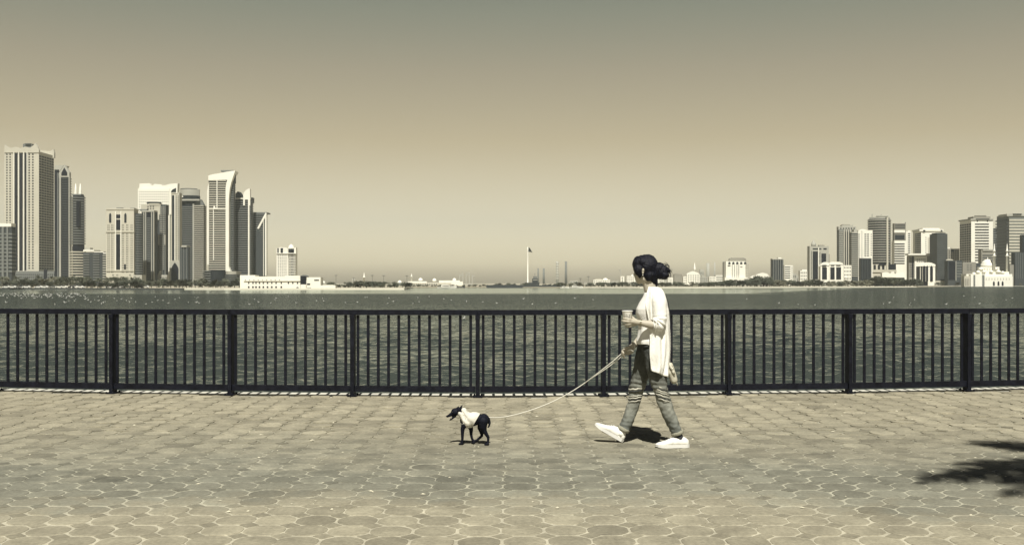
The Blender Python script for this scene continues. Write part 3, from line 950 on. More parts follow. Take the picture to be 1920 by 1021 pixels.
b.box('wall', DK, 313, 318, 402, dz=.6, dep=12)

b = B('office_tower', 'dark finely banded tower with a rounded pale crown behind the white tower', 'office tower', 358, 1040)
b.box('wall', GM, 334, 381, 385, dep=24)
b.bowed('crown', PA, 334, 370, 354, 366, 6, 20, dz=2); b.bowed('wall', GM, 334, 371, 366, 386, 6, 20, dz=1)
b.bowed('crown', DK, 334.5, 366, 352.6, 354, 6, 18, dz=4)
b.box('cornice', PA, 334, 374, 373, 376, dz=-1, dep=22); b.grid(WH, 335, 345, 366, 371, 2, 1, .5, .5, dz=1, out=1)
b.bands('balcony', GR, 334, 361, 387, 530, 40, .38, dep=24, out=.5)
b.bands('balcony', CR, 364.5, 381, 385, 530, 40, .38, dep=24, out=.7)
b.box('pier', PA, 361, 363.6, 382, dz=-1, dep=2)
b.poly('roof', GR, [(361, 385), (361, 382), (376, 374), (381, 383), (381, 385)], dz=2, dep=16)

b = B('office_block', 'slim dark block at the foot of the finely banded dark tower', 'building', 346, 930)
dp = b.side_dep(353, 356)
b.box('wall', DK, 337, 353, 463, dep=dp)
for x in (339.5, 344.5, 349.5): b.box('pier', GR, x - .5, x + .5, 463, 527, dz=-.5, dep=1)
b.box('cornice', PA, 340, 350, 460, 463, dz=-1, dep=dp + 6)

b = B('skyscraper', 'tall banded tower with a white sail-shaped fin sweeping to its top', 'skyscraper', 412, 980)
dp = b.side_dep(428, 441)
b.box('wall', GM, 391, 428, 332, dep=dp)
b.bands('balcony', CR, 391.5, 423, 338, 508, 40, .40, dep=dp, out=.6)
b.poly('crown', WH, [(390.6, 338), (390.6, 329), (400, 326.5), (412, 324.5), (425, 322), (440, 319.8), (438, 325), (432, 331), (428, 337)], dz=-1, dep=14)
b.poly('fin', WH, [(423, 508), (423, 352), (424.5, 342), (428, 333), (434, 324.5), (441, 320), (437.5, 330), (433.5, 342), (430.5, 356), (429, 372), (429, 500), (432, 508)], dz=-2, dep=5)
b.box('wall', GM, 429, 437, 342, dz=3, dep=6)
b.poly('wall', GM, [(430, 343), (433, 335), (440, 323), (440, 343)], dz=4, dep=5)
b.bands('balcony', GR, 429.6, 437.4, 328 + 14, 508, 39, .4, dz=3, dep=6, out=.6)
b.poly('fin', WH, [(388.2, 496), (388.2, 360), (389.6, 350), (391.6, 343), (391.6, 496)], dz=-1, dep=4)
b.box('roof', GR, 414, 437, 318.8, 322, dz=6, dep=8)
b.box('glass_strip', WH, 406, 407.5, 336, 392, dz=-1.1, dep=1); b.box('pier', WH, 399.5, 400.7, 390, 488, dz=-1.1, dep=1)
b.poly('fin', WH, [(399.5, 392), (401, 384), (404, 390), (408, 392)], dz=-1.4, dep=1)
b.box('cornice', WH, 391, 424, 391, 392.2, dz=-1.2, dep=2)
b.bowed('base', GM, 380, 416, 507, None, 6, 22, dz=-12)
b.bowbands('balcony', GR, 380, 398, 507, 534, 6, .35, 3, 20, dz=-12)
b.bowed('base', PA, 421, 441, 508, 514, 4, 22, dz=-14); b.bowed('base', GM, 421, 441, 514, None, 4, 22, dz=-14)
b.bowbands('balcony', GR, 421, 441, 516, 534, 5, .35, 4, 20, dz=-14)
b.box('wall', DK, 436, 452, 520, dz=-10, dep=14)

b = B('office_tower', 'banded tower with a small white arched fin on its roof, between two other banded towers', 'office tower', 458, 1000)
dp = b.side_dep(470, 474)
b.box('wall', GM, 441, 470, 375, dep=dp)
b.bands('balcony', GR, 441, 470, 377, 516, 33, .40, dep=dp, out=.6)
b.poly('wall', GM, [(441.5, 375), (441.5, 363), (446, 358.5), (452, 367), (452, 375)], dz=4, dep=12)
b.box('cornice', WH, 441, 465, 371, 373, dz=-1, dep=14)
b.poly('fin', WH, [(456, 385), (456, 366), (457, 361), (461, 356.5), (465.5, 353.6), (468.6, 353.6), (469, 385), (465.5, 385), (465.5, 374), (459, 374), (459, 385)], dz=-1.4, dep=4)
b.box('pier', WH, 465, 467.6, 372, 517, dz=-1.6, dep=3); b.box('wall', GM, 468, 473, 370, 380, dz=4, dep=8)

b = B('office_tower', 'rightmost banded tower of the left group with a slanting white brace and white edge', 'office tower', 487, 1020)
dp = b.side_dep(497, 500.5)
b.box('wall', GM, 474, 497, 400, dep=dp)
b.bands('balcony', GR, 474, 497, 401, 517, 27, .38, dep=dp, out=.6)
b.poly('fin', WH, [(482, 428), (484, 424), (496.5, 401), (499.5, 399), (499.5, 403), (485, 429)], dz=-1.6, dep=2)
b.poly('wall', DK, [(476, 517), (476, 452), (482.5, 430), (488, 436), (492, 452), (492, 517)], dz=-1.2, dep=3)
b.box('pier', WH, 497, 499.6, 399, 517, dz=-1.4, dep=3); b.box('pier', WH, 493.5, 494.5, 410, 517, dz=-1.4, dep=2)
b.box('roof', GR, 474, 500, 397.6, 400, dz=1, dep=16)

b = B('arcaded_building', 'long low white waterside building with arches and round windows below the banded towers', 'building', 515, 545)
b.box('wall', WH, 450, 563, 518, dep=20)
b.box('parapet', WH, 450, 478.5, 515.4, 518, dep=20); b.box('parapet', WH, 534, 563, 516.3, 518, dep=20)
for i in range(9):
    x = (466.3, 474.2, 480, 486.5, 493.7, 501.6, 509.6, 517.6, 527.4)[i]
    b.cyl('round_window', GM, x, 528.6, 531.4, 0, dz=0) if False else b.arch('round_window', GM, x - 1.15, x + 1.15, 528.3, 531.6, out=.15, pointed=False)
    if i < 9: b.arch('arch', GD, x - 1.5, x + 1.5, 536.0, 541.0, out=.15, pointed=False)
for x in (540.8, 549, 557.8): b.arch('round_window', GM, x - 1.15, x + 1.15, 528.3, 531.6, out=.15, pointed=False)
for k in range(9): b.box('slot_window', GM, 459 + k * 8, 461 + k * 8, 524.0, 524.8, dz=-.15, dep=.4)
b.box('cornice', CR, 457, 563, 526.2, 526.9, dz=-.5, dep=.6)
b.arch('door', DK, 555.5, 560, 537.6, 541.2, out=.2, pointed=False)
b.box('glass_hall', GD, 563.5, 573.5, 517, 533, dz=-1.5, dep=20)
b.poly('roof', GR, [(563, 517.2), (568.3, 514.8), (574, 517.2)], dz=-1.6, dep=20)
b.box('wall', WH, 563.5, 573.5, 533, None, dz=-2, dep=20)
b.box('wall', WH, 573.5, 601, 519.4, dz=0, dep=20)
b.box('sign', GL, 589, 598, 523.6, 525.6, dz=-.2, dep=.3)
b.box('window', GD, 575.5, 581.5, 531, 533.4, dz=-.2, dep=.3); b.box('window', GD, 576, 583, 539, 540.6, dz=-.2, dep=.3)
b.box('annex', WH, 601, 629, 534.4, dz=-4, dep=14); b.box('annex', CR, 606, 625, 533.6, 534.4, dz=0, dep=8)

b = B('apartment_tower', 'lone slim white tower standing right of the banded towers', 'apartment tower', 537, 1050)
b.box('wall', WH, 518.5, 540, 465, dep=18); b.box('bay', WH, 540, 555, 464, dz=2, dep=16)
b.grid(GD, 520, 538, 476, 519, 5, 15, .4, .5); b.bands('balcony', WH, 541, 554.6, 474, 519, 15, .4, dz=1, dep=2, out=.8, wrap=False)
b.box('glass_strip', GD, 545, 549.5, 470, 517, dz=1, dep=1.2)
b.grid(GD, 541, 555, 474, 519, 4, 15, .5, .5, dz=2)
b.box('window', GM, 520, 522.5, 465, 474, dz=-.4, dep=1); b.box('window', GM, 526, 530.5, 465, 474, dz=-.4, dep=1); b.box('window', GM, 541, 551, 466, 473.5, dz=1, dep=2)
b.poly('crown', WH, [(520, 465), (526, 463), (538, 464), (538, 465)], dz=0, dep=12); b.cyl('roof', WH, 546, 462.6, 466, 3.2, dz=10, top=[(.6, .5), (.1, .9)])
b.box('cornice', WH, 518.3, 555.3, 474, 475.4, dz=-.9, dep=18)

# ---- far middle -------------------------------------------------------------
def domed(x, y, r, d, label, body=None):
    b = B('domed_building', label, 'domed building', x, d)
    b.box('wall', PA, x - (body or r * 1.8), x + (body or r * 1.8), y, dep=22)
    b.dome('dome', WH, x, y, r, dz=11, h=.95)
    return b
b = domed(606.5, 530, 3.6, 900, 'small white dome just right of the low white waterside building', 6)
b = domed(749.5, 529.5, 4.2, 1150, 'pale dome on a low block above the dark trees left of the white complex', 8)
b.box('wall', GR, 745, 755, 530, dz=-2, dep=6)
b = B('domed_complex', 'long white low complex with three domes and a short minaret on the far shore', 'palace', 823, 1150)
b.box('wall', WH, 761, 800, 527, dep=20); b.box('wall', CR, 772, 846, 530, dz=-5, dep=20); b.box('wall', WH, 823, 862, 525.5, dep=24, dz=2)
b.box('wall', WH, 846, 868, 527.5, dz=-3, dep=22); b.box('wall', PA, 866, 887, 531, dep=18); b.box('wall', WH, 800, 822, 529.5, dz=3, dep=18)
for x, y, r in ((788.5, 525.5, 4.6), (814.5, 526, 4.2), (852, 525, 3.8)):
    b.dome('dome', WH, x, y, r, dz=12)
b.cyl('minaret', WH, 771.6, 519, 531, 1.0, dz=6, top=[(1.5, .2), (.7, 1.2), (.1, 4)])
for k in range(14): b.arch('window', GL, 763 + k * 4.2, 764.6 + k * 4.2, 531, 535, dz=-5.0, out=.2)
for k in range(8): b.box('pier', WH, 825 + k * 4.6, 826 + k * 4.6, 526, 536, dz=1, dep=1)
b = B('jetty', 'dark flat jetty roof standing on piles in front of the white domed complex', 'jetty', 846, 690)
b.box('deck', DK, 821, 872, 537.0, 538.6, dep=9)
for k in range(9): b.box('pile', DK, 823 + k * 5.9, 824 + k * 5.9, 538.6, 541, dz=1, dep=1)
b = B('breakwater', 'low dark wall of moored barges or breakwater below the flagpole', 'breakwater', 985, 715)
b.poly('wall', DK, [(912, 541), (912, 534.5), (925, 533.8), (990, 534.2), (1057, 535), (1058, 541)], dep=16)
for k in range(14): b.box('fender', DK, 914 + k * 10.4, 915.5 + k * 10.4, 533.6, 539.5, dz=-.5, dep=1)
b = B('moored_ship', 'dark ship superstructure showing above the low breakwater right of the flagpole', 'ship', 1003, 760)
b.poly('hull', DK, [(985, 538), (984, 529.5), (1012, 529.5), (1010, 538)], dep=12)
b.box('bridge', DK, 998, 1008.5, 522, 530, dep=8); b.box('bridge', GR, 1000, 1007, 517.5, 522, dz=1, dep=6); b.box('mast', GR, 1002.6, 1003.4, 512, 518, dz=3, dep=.5)
b.box('window', PA, 999, 1008, 524, 525, dz=-.2, dep=.4)
# flagpole
fx, fy = 989.6, 1400
b = B('flagpole', 'very tall white flagpole with a flag near the middle of the skyline', 'flagpole', fx, fy)
h = b.Z(463)
MB().lathe([(1.3, 0), (1.3, 3), (.9, 3.2), (.7, h * .9), (.55, h)], (0, 0), 12).build('pole', WH, b.root, True)
q = MB(); nx_, nz_ = 10, 6; vs = []
for i in range(nx_ + 1):
    for j in range(nz_ + 1):
        t = i / nx_
        vs.append((.8 + 6.0 * t * (.35 + .65 * j / nz_), 1.6 * math.sin(t * 5), h - .3 - 6.4 * (j / nz_) - 1.2 * t * t))
fs = [(i * (nz_ + 1) + j, (i + 1) * (nz_ + 1) + j, (i + 1) * (nz_ + 1) + j + 1, i * (nz_ + 1) + j + 1) for i in range(nx_) for j in range(nz_)]
q.add(vs, fs); o = q.build('flag', GL, b.root, True)
so = o.modifiers.new('s', 'SOLIDIFY'); so.thickness = .12
# chimneys of a far power station
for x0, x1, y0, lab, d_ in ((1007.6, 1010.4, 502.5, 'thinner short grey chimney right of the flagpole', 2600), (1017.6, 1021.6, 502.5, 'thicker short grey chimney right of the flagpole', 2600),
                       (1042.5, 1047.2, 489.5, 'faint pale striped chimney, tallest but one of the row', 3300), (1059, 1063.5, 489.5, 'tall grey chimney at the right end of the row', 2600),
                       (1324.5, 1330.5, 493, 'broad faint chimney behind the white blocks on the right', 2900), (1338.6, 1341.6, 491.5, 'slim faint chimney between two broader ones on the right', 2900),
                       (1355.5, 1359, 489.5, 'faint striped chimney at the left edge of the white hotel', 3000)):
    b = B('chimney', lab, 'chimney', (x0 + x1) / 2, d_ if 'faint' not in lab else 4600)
    d_ = b.d
    r = (x1 - x0) / 2 * d_ / F; hh = b.Z(y0)
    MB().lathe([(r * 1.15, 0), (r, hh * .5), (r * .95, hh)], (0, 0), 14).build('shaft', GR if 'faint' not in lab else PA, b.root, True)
    if 'striped' in lab:
        for k in range(7):
            MB().lathe([(r * 1.16, hh * (.2 + .115 * k)), (r * 1.16, hh * (.245 + .115 * k))], (0, 0), 14).build('stripe', CR, b.root, True)
# construction cranes
def crane(x, y0, y1, d, jib, label, lean=0.0):
    b = B('crane', label, 'crane', x, d, 'cranes on the far shore')
    z0, z1 = b.Z(y1), b.Z(y0); w = .8
    q = MB(); q.box(-w, w, -w, w, z0 if y1 else 0, z1); q.build('mast', PA, b.root)
    q = MB(); J = jib * d / F
    q.tube([(-J * .35, 0, z1 - 1 - lean * J * .3), (J, 0, z1 - 1 + lean * J)], .7, 5); q.build('jib', PA, b.root)
    MB().tube([(0, 0, z1 + 4), (J * .7, 0, z1 - 1 + lean * J * .7)], .25, 4).build('cable', PA, b.root)
    MB().box(-.4, .4, -.4, .4, z1, z1 + 4).build('apex', PA, b.root)
for x, y, j, l in ((862, 516, 6, 0), (868, 513, -5, .3), (874, 515, 5, .2), (880, 511, -6, -.1), (885.5, 517, 5, .1)):
    crane(x, y, None, 1900, j, {862: 'leftmost thin faint crane by the white domed complex', 868: 'second thin crane from the left by the white domed complex', 874: 'middle thin crane of the five by the white domed complex', 880: 'tallest thin crane by the white domed complex, fourth from the left', 885.5: 'rightmost thin crane by the white domed complex'}[x], l)
crane(1164, 509, None, 1500, -3.5, 'small crane leaning over a narrow white block left of the woman', -1.6)
# lamp poles on the far shore
lampm = wall('pole_grey', (0.22, 0.22, 0.19))
def lamp():
    r = empty('street_lamp', (0, 0, 0), 'tall thin lamp pole standing above the trees of the far shore', 'street lamp', 'tall lamp poles on the far shore')
    MB().lathe([(.28, 0), (.16, 14)], (0, 0), 8).build('pole', lampm, r)
    MB().lathe([(.2, 13.6), (1.5, 13.9), (1.5, 14.3), (.3, 14.8)], (0, 0), 10).build('lamp_head', lampm, r)
    return r
l0 = lamp(); kids(l0); done = False
for x, y in ((630, 515), (663.5, 520), (698, 515), (719.5, 515.5), (763, 516), (936 + 167, 517.5), (1088, 521)):
    d = 900; h = (EYE - (y - HY) * d / F) - LAND_Z
    if not done: l0.location = ((x - CX) * d / F, d, LAND_Z); l0.scale = (1, 1, h / 14.8); done = True
    else: copy_tree(l0, ((x - CX) * d / F, d, LAND_Z), 0, (1, 1, h / 14.8))
b = B('minaret', 'white minaret rising above the far trees left of the domed complex', 'minaret', 682.6, 1300)
b.cyl('shaft', WH, 682.6, 520, 538, 1.1, dz=0, top=[(1.7, .1), (1.7, .5), (.8, .8), (.8, 3), (.1, 6)]); 
b = B('minaret', 'shorter twin-topped white minaret left of the tall white one', 'minaret', 663, 1400)
b.cyl('shaft', PA, 661.3, 523, 538, .9, dz=0, top=[(.6, 1), (.1, 3)]); b.cyl('shaft', PA, 665, 523, 538, .9, dz=0, top=[(.6, 1), (.1, 3)])

def block(x0, x1, y0, d, m, label, win=GL, rows=5, cols=5, roof=None, dep=16, name='office_block', cat='building', fx=.45, fy=.45, y1=532):
    b = B(name, label, cat, (x0 + x1) / 2, d)
    b.box('wall', m, x0, x1, y0, dep=dep)
    if rows: b.grid(win, x0 + .6, x1 - .6, y0 + 1, y1, cols, rows, fx, fy)
    for r_ in (roof or []): b.box('roof', m, *r_, dz=2, dep=dep * .5)
    return b
b = block(1112.5, 1144, 524, 1250, WH, 'low white hall with a shallow dome left of the woman', rows=2, cols=9)
b.dome('dome', WH, 1135, 524, 5, h=.6); b.box('wall', CR, 1116, 1128, 522, 524, dep=10)
block(1163.5, 1170.5, 517.6, 1250, WH, 'narrow white block with a dark centre just left of the woman', GM, 4, 1, fx=.4)
b = block(1175, 1187, 517, 1300, WH, 'pair of white blocks directly beside the face of the woman', GM, 5, 3); b.box('wall', WH, 1184, 1200, 514, dz=4, dep=14); b.grid(GM, 1185, 1199, 516, 530, 3, 4, .4, .4, dz=4)
block(1206, 1230, 517, 1350, CR, 'cream block hidden behind the neck of the woman', GL, 5, 6)
b = block(1231, 1244, 521, 1300, WH, 'low white blocks just right of the hair bun of the woman', GL, 3, 4); b.box('wall', PA, 1243, 1254, 519, dz=3); b.box('wall', WH, 1252, 1262, 520, dz=-3, dep=12); b.grid(GM, 1253, 1261, 522, 532, 3, 3, .4, .4, dz=-3)
block(1264, 1279, 513.7, 1350, TN, 'plain tan block right of the woman', GR, 0, 0, [(1266, 1272, 512.8, 513.8)])
b = block(1281, 1289, 518, 1300, WH, 'white church-like block with a stepped gable and thin spire', GL, 3, 3); b.poly('wall', WH, [(1288, 540), (1288, 514), (1291, 511), (1300, 508), (1309, 511), (1312, 514), (1312, 540)], dz=-3, dep=16)
b.grid(GL, 1289, 1311, 514, 530, 5, 4, .4, .45, dz=-3); b.cyl('spire', WH, 1302.5, 502, 509, 1.4, dz=4, top=[(.7, .5), (.1, 5)])
block(1312.5, 1330, 519, 1320, PA, 'pale low block right of the spired white block', GL, 3, 5, [(1316, 1321, 516.5, 519)])
b = block(1330, 1342, 518, 1280, WH, 'white stepped blocks between the spired block and the white hotel', GL, 3, 4); b.box('wall', WH, 1342, 1360, 515.6, dz=3); b.bands('balcony', GR, 1343, 1359, 517.5, 530, 4, .4, dz=3, dep=1, out=.2, wrap=False)
block(1095, 1111, 529, 1200, PA, 'low pale shed among the far trees right of the chimneys', GL, 1, 4)
block(1146, 1160, 526.5, 1350, PA, 'faint low pale block left of the small crane', GL, 1, 4)

# ---- right group ------------------------------------------------------------
b = B('hotel', 'white hotel with a row of arched top windows and a grey roof', 'hotel', 1382, 1150)
b.box('wall', WH, 1361, 1397.5, 489.6, dep=24); b.box('wall', CR, 1397, 1404.5, 490.4, dz=3, dep=20); b.box('wall', TN, 1356.8, 1361, 490.6, dz=4, dep=14)
b.poly('roof', TN, [(1367, 489.6), (1368, 484.5), (1372, 483), (1394, 483), (1398.5, 484.5), (1399.6, 489.6)], dz=5, dep=12)
for k in range(5): b.arch('window', GM, 1365.5 + k * 7.4, 1369.8 + k * 7.4, 490.6, 495.2, out=.2, pointed=False)
for x in (1373, 1377.3, 1381.6, 1385.2): b.grid(GD, x - .9, x + .9, 496, 523, 1, 13, .8, .55, name='window')
b.box('window', GD, 1364.5, 1369.6, 497, 498.6, dz=-.3, dep=.5); b.box('window', GD, 1388, 1392, 499.6, 500.6, dz=-.3, dep=.5)
b.grid(GM, 1399, 1404, 494, 522, 2, 9, .4, .45, dz=3)
b.box('base', WH, 1359, 1402, 520, dz=-3, dep=24)
b = B('villa_group', 'low pale domed houses between the white hotel and the dark slab tower', 'building', 1428, 1200)
b.poly('wall', WH, [(1408, 540), (1408, 520), (1414, 516), (1420, 516), (1422, 513.5), (1430, 511.5), (1438, 512.5), (1443, 518), (1448, 520), (1448, 540)], dep=20)
for k in range(5): b.box('window', GL, 1416 + k * 5.6, 1418.5 + k * 5.6, 517.6, 519, dz=-.2, dep=.4)
b.dome('dome', WH, 1430, 513, 5, h=.35, dz=8)
b = B('office_tower', 'plain dark grey slab tower standing alone right of the white hotel', 'office tower', 1459, 1120)
b.box('wall', GM, 1448.2, 1469, 486, dep=20)
for k in range(5): b.box('pier', GR, 1450 + k * 4.3, 1451.4 + k * 4.3, 486, 527, dz=-.5, dep=1)
b.box('cornice', PA, 1448, 1469.2, 484.5, 486.4, dz=-.6, dep=20); b.box('roof', WH, 1459, 1465, 482.4, 484.5, dz=3, dep=8)
b = block(1471, 1487, 497, 1200, WH, 'white banded block touching the right side of the dark slab tower', GM, 0, 0)
b.bands('window_band', GM, 1471.5, 1482, 499.5, 524, 6, .4, dep=1, out=.2, wrap=False); b.grid(GL, 1483, 1487, 499, 524, 1, 7, .5, .4)
block(1486, 1493.5, 512.5, 1250, PA, 'small pale block right of the white banded block', GL, 2, 2)
block(1493.5, 1499.5, 516, 1280, PA, 'lowest pale block between two white blocks', GL, 1, 2)
b = block(1500, 1517, 507, 1220, WH, 'small white block with a stepped roof left of the cone-topped tower', GL, 4, 5, [(1504, 1513, 505, 507.2)])
b = B('office_tower', 'pale tower with a pointed silver cone on its roof and two dark glass strips', 'office tower', 1536, 1120)
b.box('wall', PA, 1518, 1554, 461, dep=22); b.box('wall', TN, 1552, 1555.5, 476, dz=3, dep=16)
b.box('glass_strip', GD, 1524, 1533.5, 471, 523, dz=-.3, dep=1); b.box('glass_strip', GD, 1540.2, 1549, 475, 523, dz=-.3, dep=1)
b.cyl('cone', PA, 1525.3, 458.5, 461, 2.8, dz=8, top=[(.95, .4), (.55, 1.2), (.15, 1.9), (.02, 2.6)])
b.grid(GD, 1520, 1523, 470, 522, 1, 22, .5, .5); b.box('window', GM, 1524, 1540, 465.2, 467.4, dz=-.2, dep=.4); b.box('window', GD, 1544, 1550, 465, 467.6, dz=-.2, dep=.4)
b.box('pier', WH, 1534, 1535.6, 464, 523, dz=-.8, dep=1); b.box('roof', TN, 1536, 1546, 459, 461, dz=4, dep=10); b.grid(GM, 1535.5, 1539, 473, 522, 1, 20, .5, .5)
b = B('arched_office', 'white round-roofed twin blocks with tall dark glass bays', 'office building', 1560, 980)
b.box('wall', WH, 1538.5, 1555, 498, dep=16); b.box('wall', WH, 1555, 1581, 496, dz=-1, dep=18)
b.poly('roof', WH, [(1538, 499), (1541, 494), (1548, 491), (1552, 491.4), (1555, 494), (1555, 499)], dz=0, dep=14)
b.poly('roof', WH, [(1555, 497), (1557, 492.6), (1563, 490.4), (1574, 490.4), (1580, 493), (1582, 497)], dz=-1, dep=16)
for x0, x1 in ((1541.5, 1550.5),): b.box('glass_strip', GD, x0, x1, 501, 523.5, dz=-.3, dep=1)
for x0, x1 in ((1557, 1565), (1568, 1577)): b.box('glass_strip', GD, x0, x1, 500.6, 523.5, dz=-1.3, dep=1)
for x0, x1 in ((1542, 1550), (1558, 1564.5), (1568, 1576)): b.box('window', GM, x0, x1, 496.4, 498.2, dz=-1.4, dep=.6)
b = block(1581.5, 1596.5, 497, 1000, WH, 'low white block between the round-roofed blocks and the ribbed tower', GL, 5, 5)
b.dome('dome', WH, 1586, 520, 2.4, dz=-3)
b = B('office_tower', 'grey ribbed tower with stepped crown, leftmost of the tall right-hand group', 'office tower', 1588, 1180)
dp = 20
b.box('wall', GR, 1573, 1607, 430, dep=dp)
b.bands('balcony', PA, 1573, 1581, 433, 522, 26, .4, dep=1, out=.5, wrap=False)
for x in (1583, 1587, 1591, 1595, 1599): b.box('pier', CR, x - .8, x + .8, 430, 523, dz=-1, dep=1.6)
for x in (1585, 1589, 1593): b.box('glass_strip', GD, x - .7, x + .7, 434, 523, dz=-.3, dep=1)
b.box('crown', PA, 1572, 1605, 424.5, 431, dz=1, dep=16); b.box('crown', PA, 1578, 1600, 421.8, 425, dz=2, dep=12); b.box('roof', TN, 1580, 1594, 420.6, 422, dz=3, dep=8)
b.grid(GM, 1574, 1604, 426, 430, 6, 1, .5, .6, dz=1)
b = B('office_tower', 'slim dark tower with balcony bands directly in front of the ribbed tower', 'office tower', 1604, 1020)
b.box('wall', DK, 1597, 1609, 437, dep=18); b.bands('balcony', PA, 1597, 1609, 440, 520, 22, .4, dep=18, out=.5)
b.box('crown', PA, 1597, 1609, 434.8, 437.2, dz=-.5, dep=18); b.box('wall', PA, 1601, 1607, 429.5, 435, dz=3, dep=10)
b = B('apartment_tower', 'bright white tower with square window bays left of the dark curved tower', 'apartment tower', 1622, 1040)
b.box('wall', WH, 1609, 1636, 431.5, dep=20); b.poly('crown', WH, [(1612, 432), (1614, 430.6), (1618, 429.2), (1622, 430.4), (1630, 432)], dz=1, dep=14)
b.grid(GD, 1620, 1630, 437, 481, 2, 11, .7, .5); b.grid(GD, 1609.4, 1612.4, 437, 518, 1, 20, .6, .5); b.grid(GD, 1632, 1635, 437, 480, 1, 10, .5, .5)
b.grid(GD, 1614.5, 1617.5, 432, 492, 1, 16, .35, .55)
b.box('base', GM, 1614, 1634, 484, dz=-6, dep=8)  # dark box painting in the shaded lower front of the tower
for x in (1617, 1622, 1627, 1632): b.box('pier', DK, x - .5, x + .5, 484, 523, dz=-6.6, dep=1)  # dark ribs over that painted shade
b = B('office_tower', 'dark tower with a curved front, pale floor bands and a ring on its roof', 'office tower', 1655, 1060)
b.bowed('wall', GD, 1634.5, 1676, 410, 497, 9, 28); b.bowbands('balcony', PA, 1634.5, 1676, 411.5, 494, 18, .30, 9, 28, out=.8)
b.box('pier', CR, 1662.6, 1665.6, 407, 510, dz=.2, dep=4); b.bowed('crown', PA, 1636, 1674, 406.5, 410, 8, 22, dz=3)
b.cyl('ring', PA, 1654, 404.3, 406.5, 6.2, dz=16); b.box('mast', GR, 1635, 1635.6, 401, 410, dz=10, dep=.5); b.box('mast', GR, 1652, 1652.6, 401.5, 405, dz=16, dep=.4)
b.box('base', CR, 1634.5, 1664, 495, 505, dz=1, dep=24); b.grid(GD, 1636, 1676, 496, 505, 5, 1, .55, 1, dz=1)
b.box('base', CR, 1632, 1681, 505.5, 510, dz=-4, dep=30); b.box('base', GD, 1664, 1680, 495, 505.4, dz=1.5, dep=20); b.box('base', CR, 1634, 1680, 510, dz=-3, dep=26)
b = B('pavilion', 'low bright white wavy-roofed pavilion at the foot of the dark curved tower', 'pavilion', 1675, 900)
b.poly('wall', WH, [(1654, 520), (1654, 511), (1664, 510), (1672, 513), (1676, 508.6), (1678, 513), (1690, 512), (1696, 511), (1696, 520)], dep=12)
b.box('base', GM, 1643, 1696, 517, dz=3, dep=12); b.grid(CR, 1644, 1655, 513, 519, 4, 1, .3, .9, dz=2)
b = B('office_tower', 'stepped white and grey striped tower right of the dark curved tower', 'office tower', 1688, 1120)
b.box('wall', WH, 1677, 1700, 451, dep=20); b.bands('window_band', GD, 1677, 1696, 456, 497, 9, .45, dep=1, out=.25, wrap=False)
b.box('wall', TN, 1677, 1698, 418.6, 451, dz=4, dep=14); b.box('wall', WH, 1677, 1697, 431, 436, dz=3, dep=2); b.bands('window_band', GM, 1678, 1697, 420, 430, 3, .45, dz=4, dep=1, out=.25, wrap=False)
b.box('window_band', GM, 1678, 1696, 440, 449, dz=3.6, dep=1); b.box('mast', GR, 1697.4, 1698.4, 416.5, 440, dz=5, dep=1)
b.box('base', GM, 1677, 1698, 497, dz=1, dep=18); b.bands('balcony', WH, 1679, 1697, 498, 520, 5, .4, dz=1, dep=1, out=.3, wrap=False)
b = B('apartment_tower', 'thin white tower squeezed beside the striped stepped tower', 'apartment tower', 1703, 1160)
b.box('wall', WH, 1698.5, 1708, 433, dep=16); b.grid(GD, 1702, 1707, 436, 500, 1, 16, .8, .45); b.box('crown', WH, 1702, 1707, 431.6, 433.2, dz=1, dep=8)
b = B('office_tower', 'white tower whose left side is dark windowed and whose right half hides behind dark glass', 'office tower', 1742, 1140)
dp = b.side_dep(1727, 1716)
b.box('wall', WH, 1727, 1768, 433, dep=dp + 6); b.sidegrid(GD, 1727, dp, 436, 500, 4, 17, .5, .55, right=False)
b.grid(GM, 1733, 1745, 443, 475, 2, 8, .3, .4)
b.box('crown', WH, 1724, 1769, 429.6, 433.2, dz=-1, dep=dp + 4); b.box('crown', WH, 1730, 1762, 427.4, 429.6, dz=2, dep=14); b.box('window', GM, 1731, 1735, 431, 434, dz=-1.2, dep=.6); b.box('window', GM, 1764, 1767, 431, 434, dz=-1.2, dep=.6)
b.bands('balcony', WH, 1740, 1746, 444, 476, 8, .5, dz=-.6, dep=1, out=.5, wrap=False)
b = B('office_tower', 'smooth dark glass tower in front of the white tower with dark left side', 'office tower', 1762, 980)
dp = b.side_dep(1757, 1743)
b.box('wall', GL, 1757, 1776.5, 438, dep=dp); b.box('wall', GM, 1756.4, 1757, 438, dz=1, dep=dp - 2)
for k in range(22): b.box('mullion', GM, 1757.2, 1776.3, 440 + k * 3.9, 440.6 + k * 3.9, dz=-.12, dep=.3)
b.box('roof', GM, 1755, 1773, 436.3, 438, dz=4, dep=dp * .6); b.box('base', CR, 1745, 1783, 526, dz=-4, dep=10)
b = B('office_building', 'white mid-rise with an overhanging flat roof slab left of the dark glass tower', 'office building', 1725, 1010)
b.box('wall', WH, 1715, 1738, 480, dep=16); b.box('wall', TN, 1738, 1750, 480, dz=3, dep=14); b.box('roof', WH, 1703, 1752, 475, 478, dz=-4, dep=22); b.box('roof', PA, 1706, 1750, 478, 480, dz=-2, dep=18)
b.box('wall', TN, 1704, 1715, 480, dz=1, dep=14); b.grid(GD, 1705, 1714, 482, 520, 3, 9, .5, .6, dz=1); b.grid(GM, 1718, 1736, 484, 492, 5, 2, .5, .5); b.box('glass_strip', GD, 1710.5, 1712.5, 480, 522, dz=.6, dep=1)
b = B('arched_office', 'dark glass block framed by tall white pointed arches near the shore', 'office building', 1738, 900)
b.box('wall', GD, 1722.5, 1740, 498, dep=14, dz=1); b.box('wall', WH, 1740, 1753.5, 496, dz=0, dep=14)
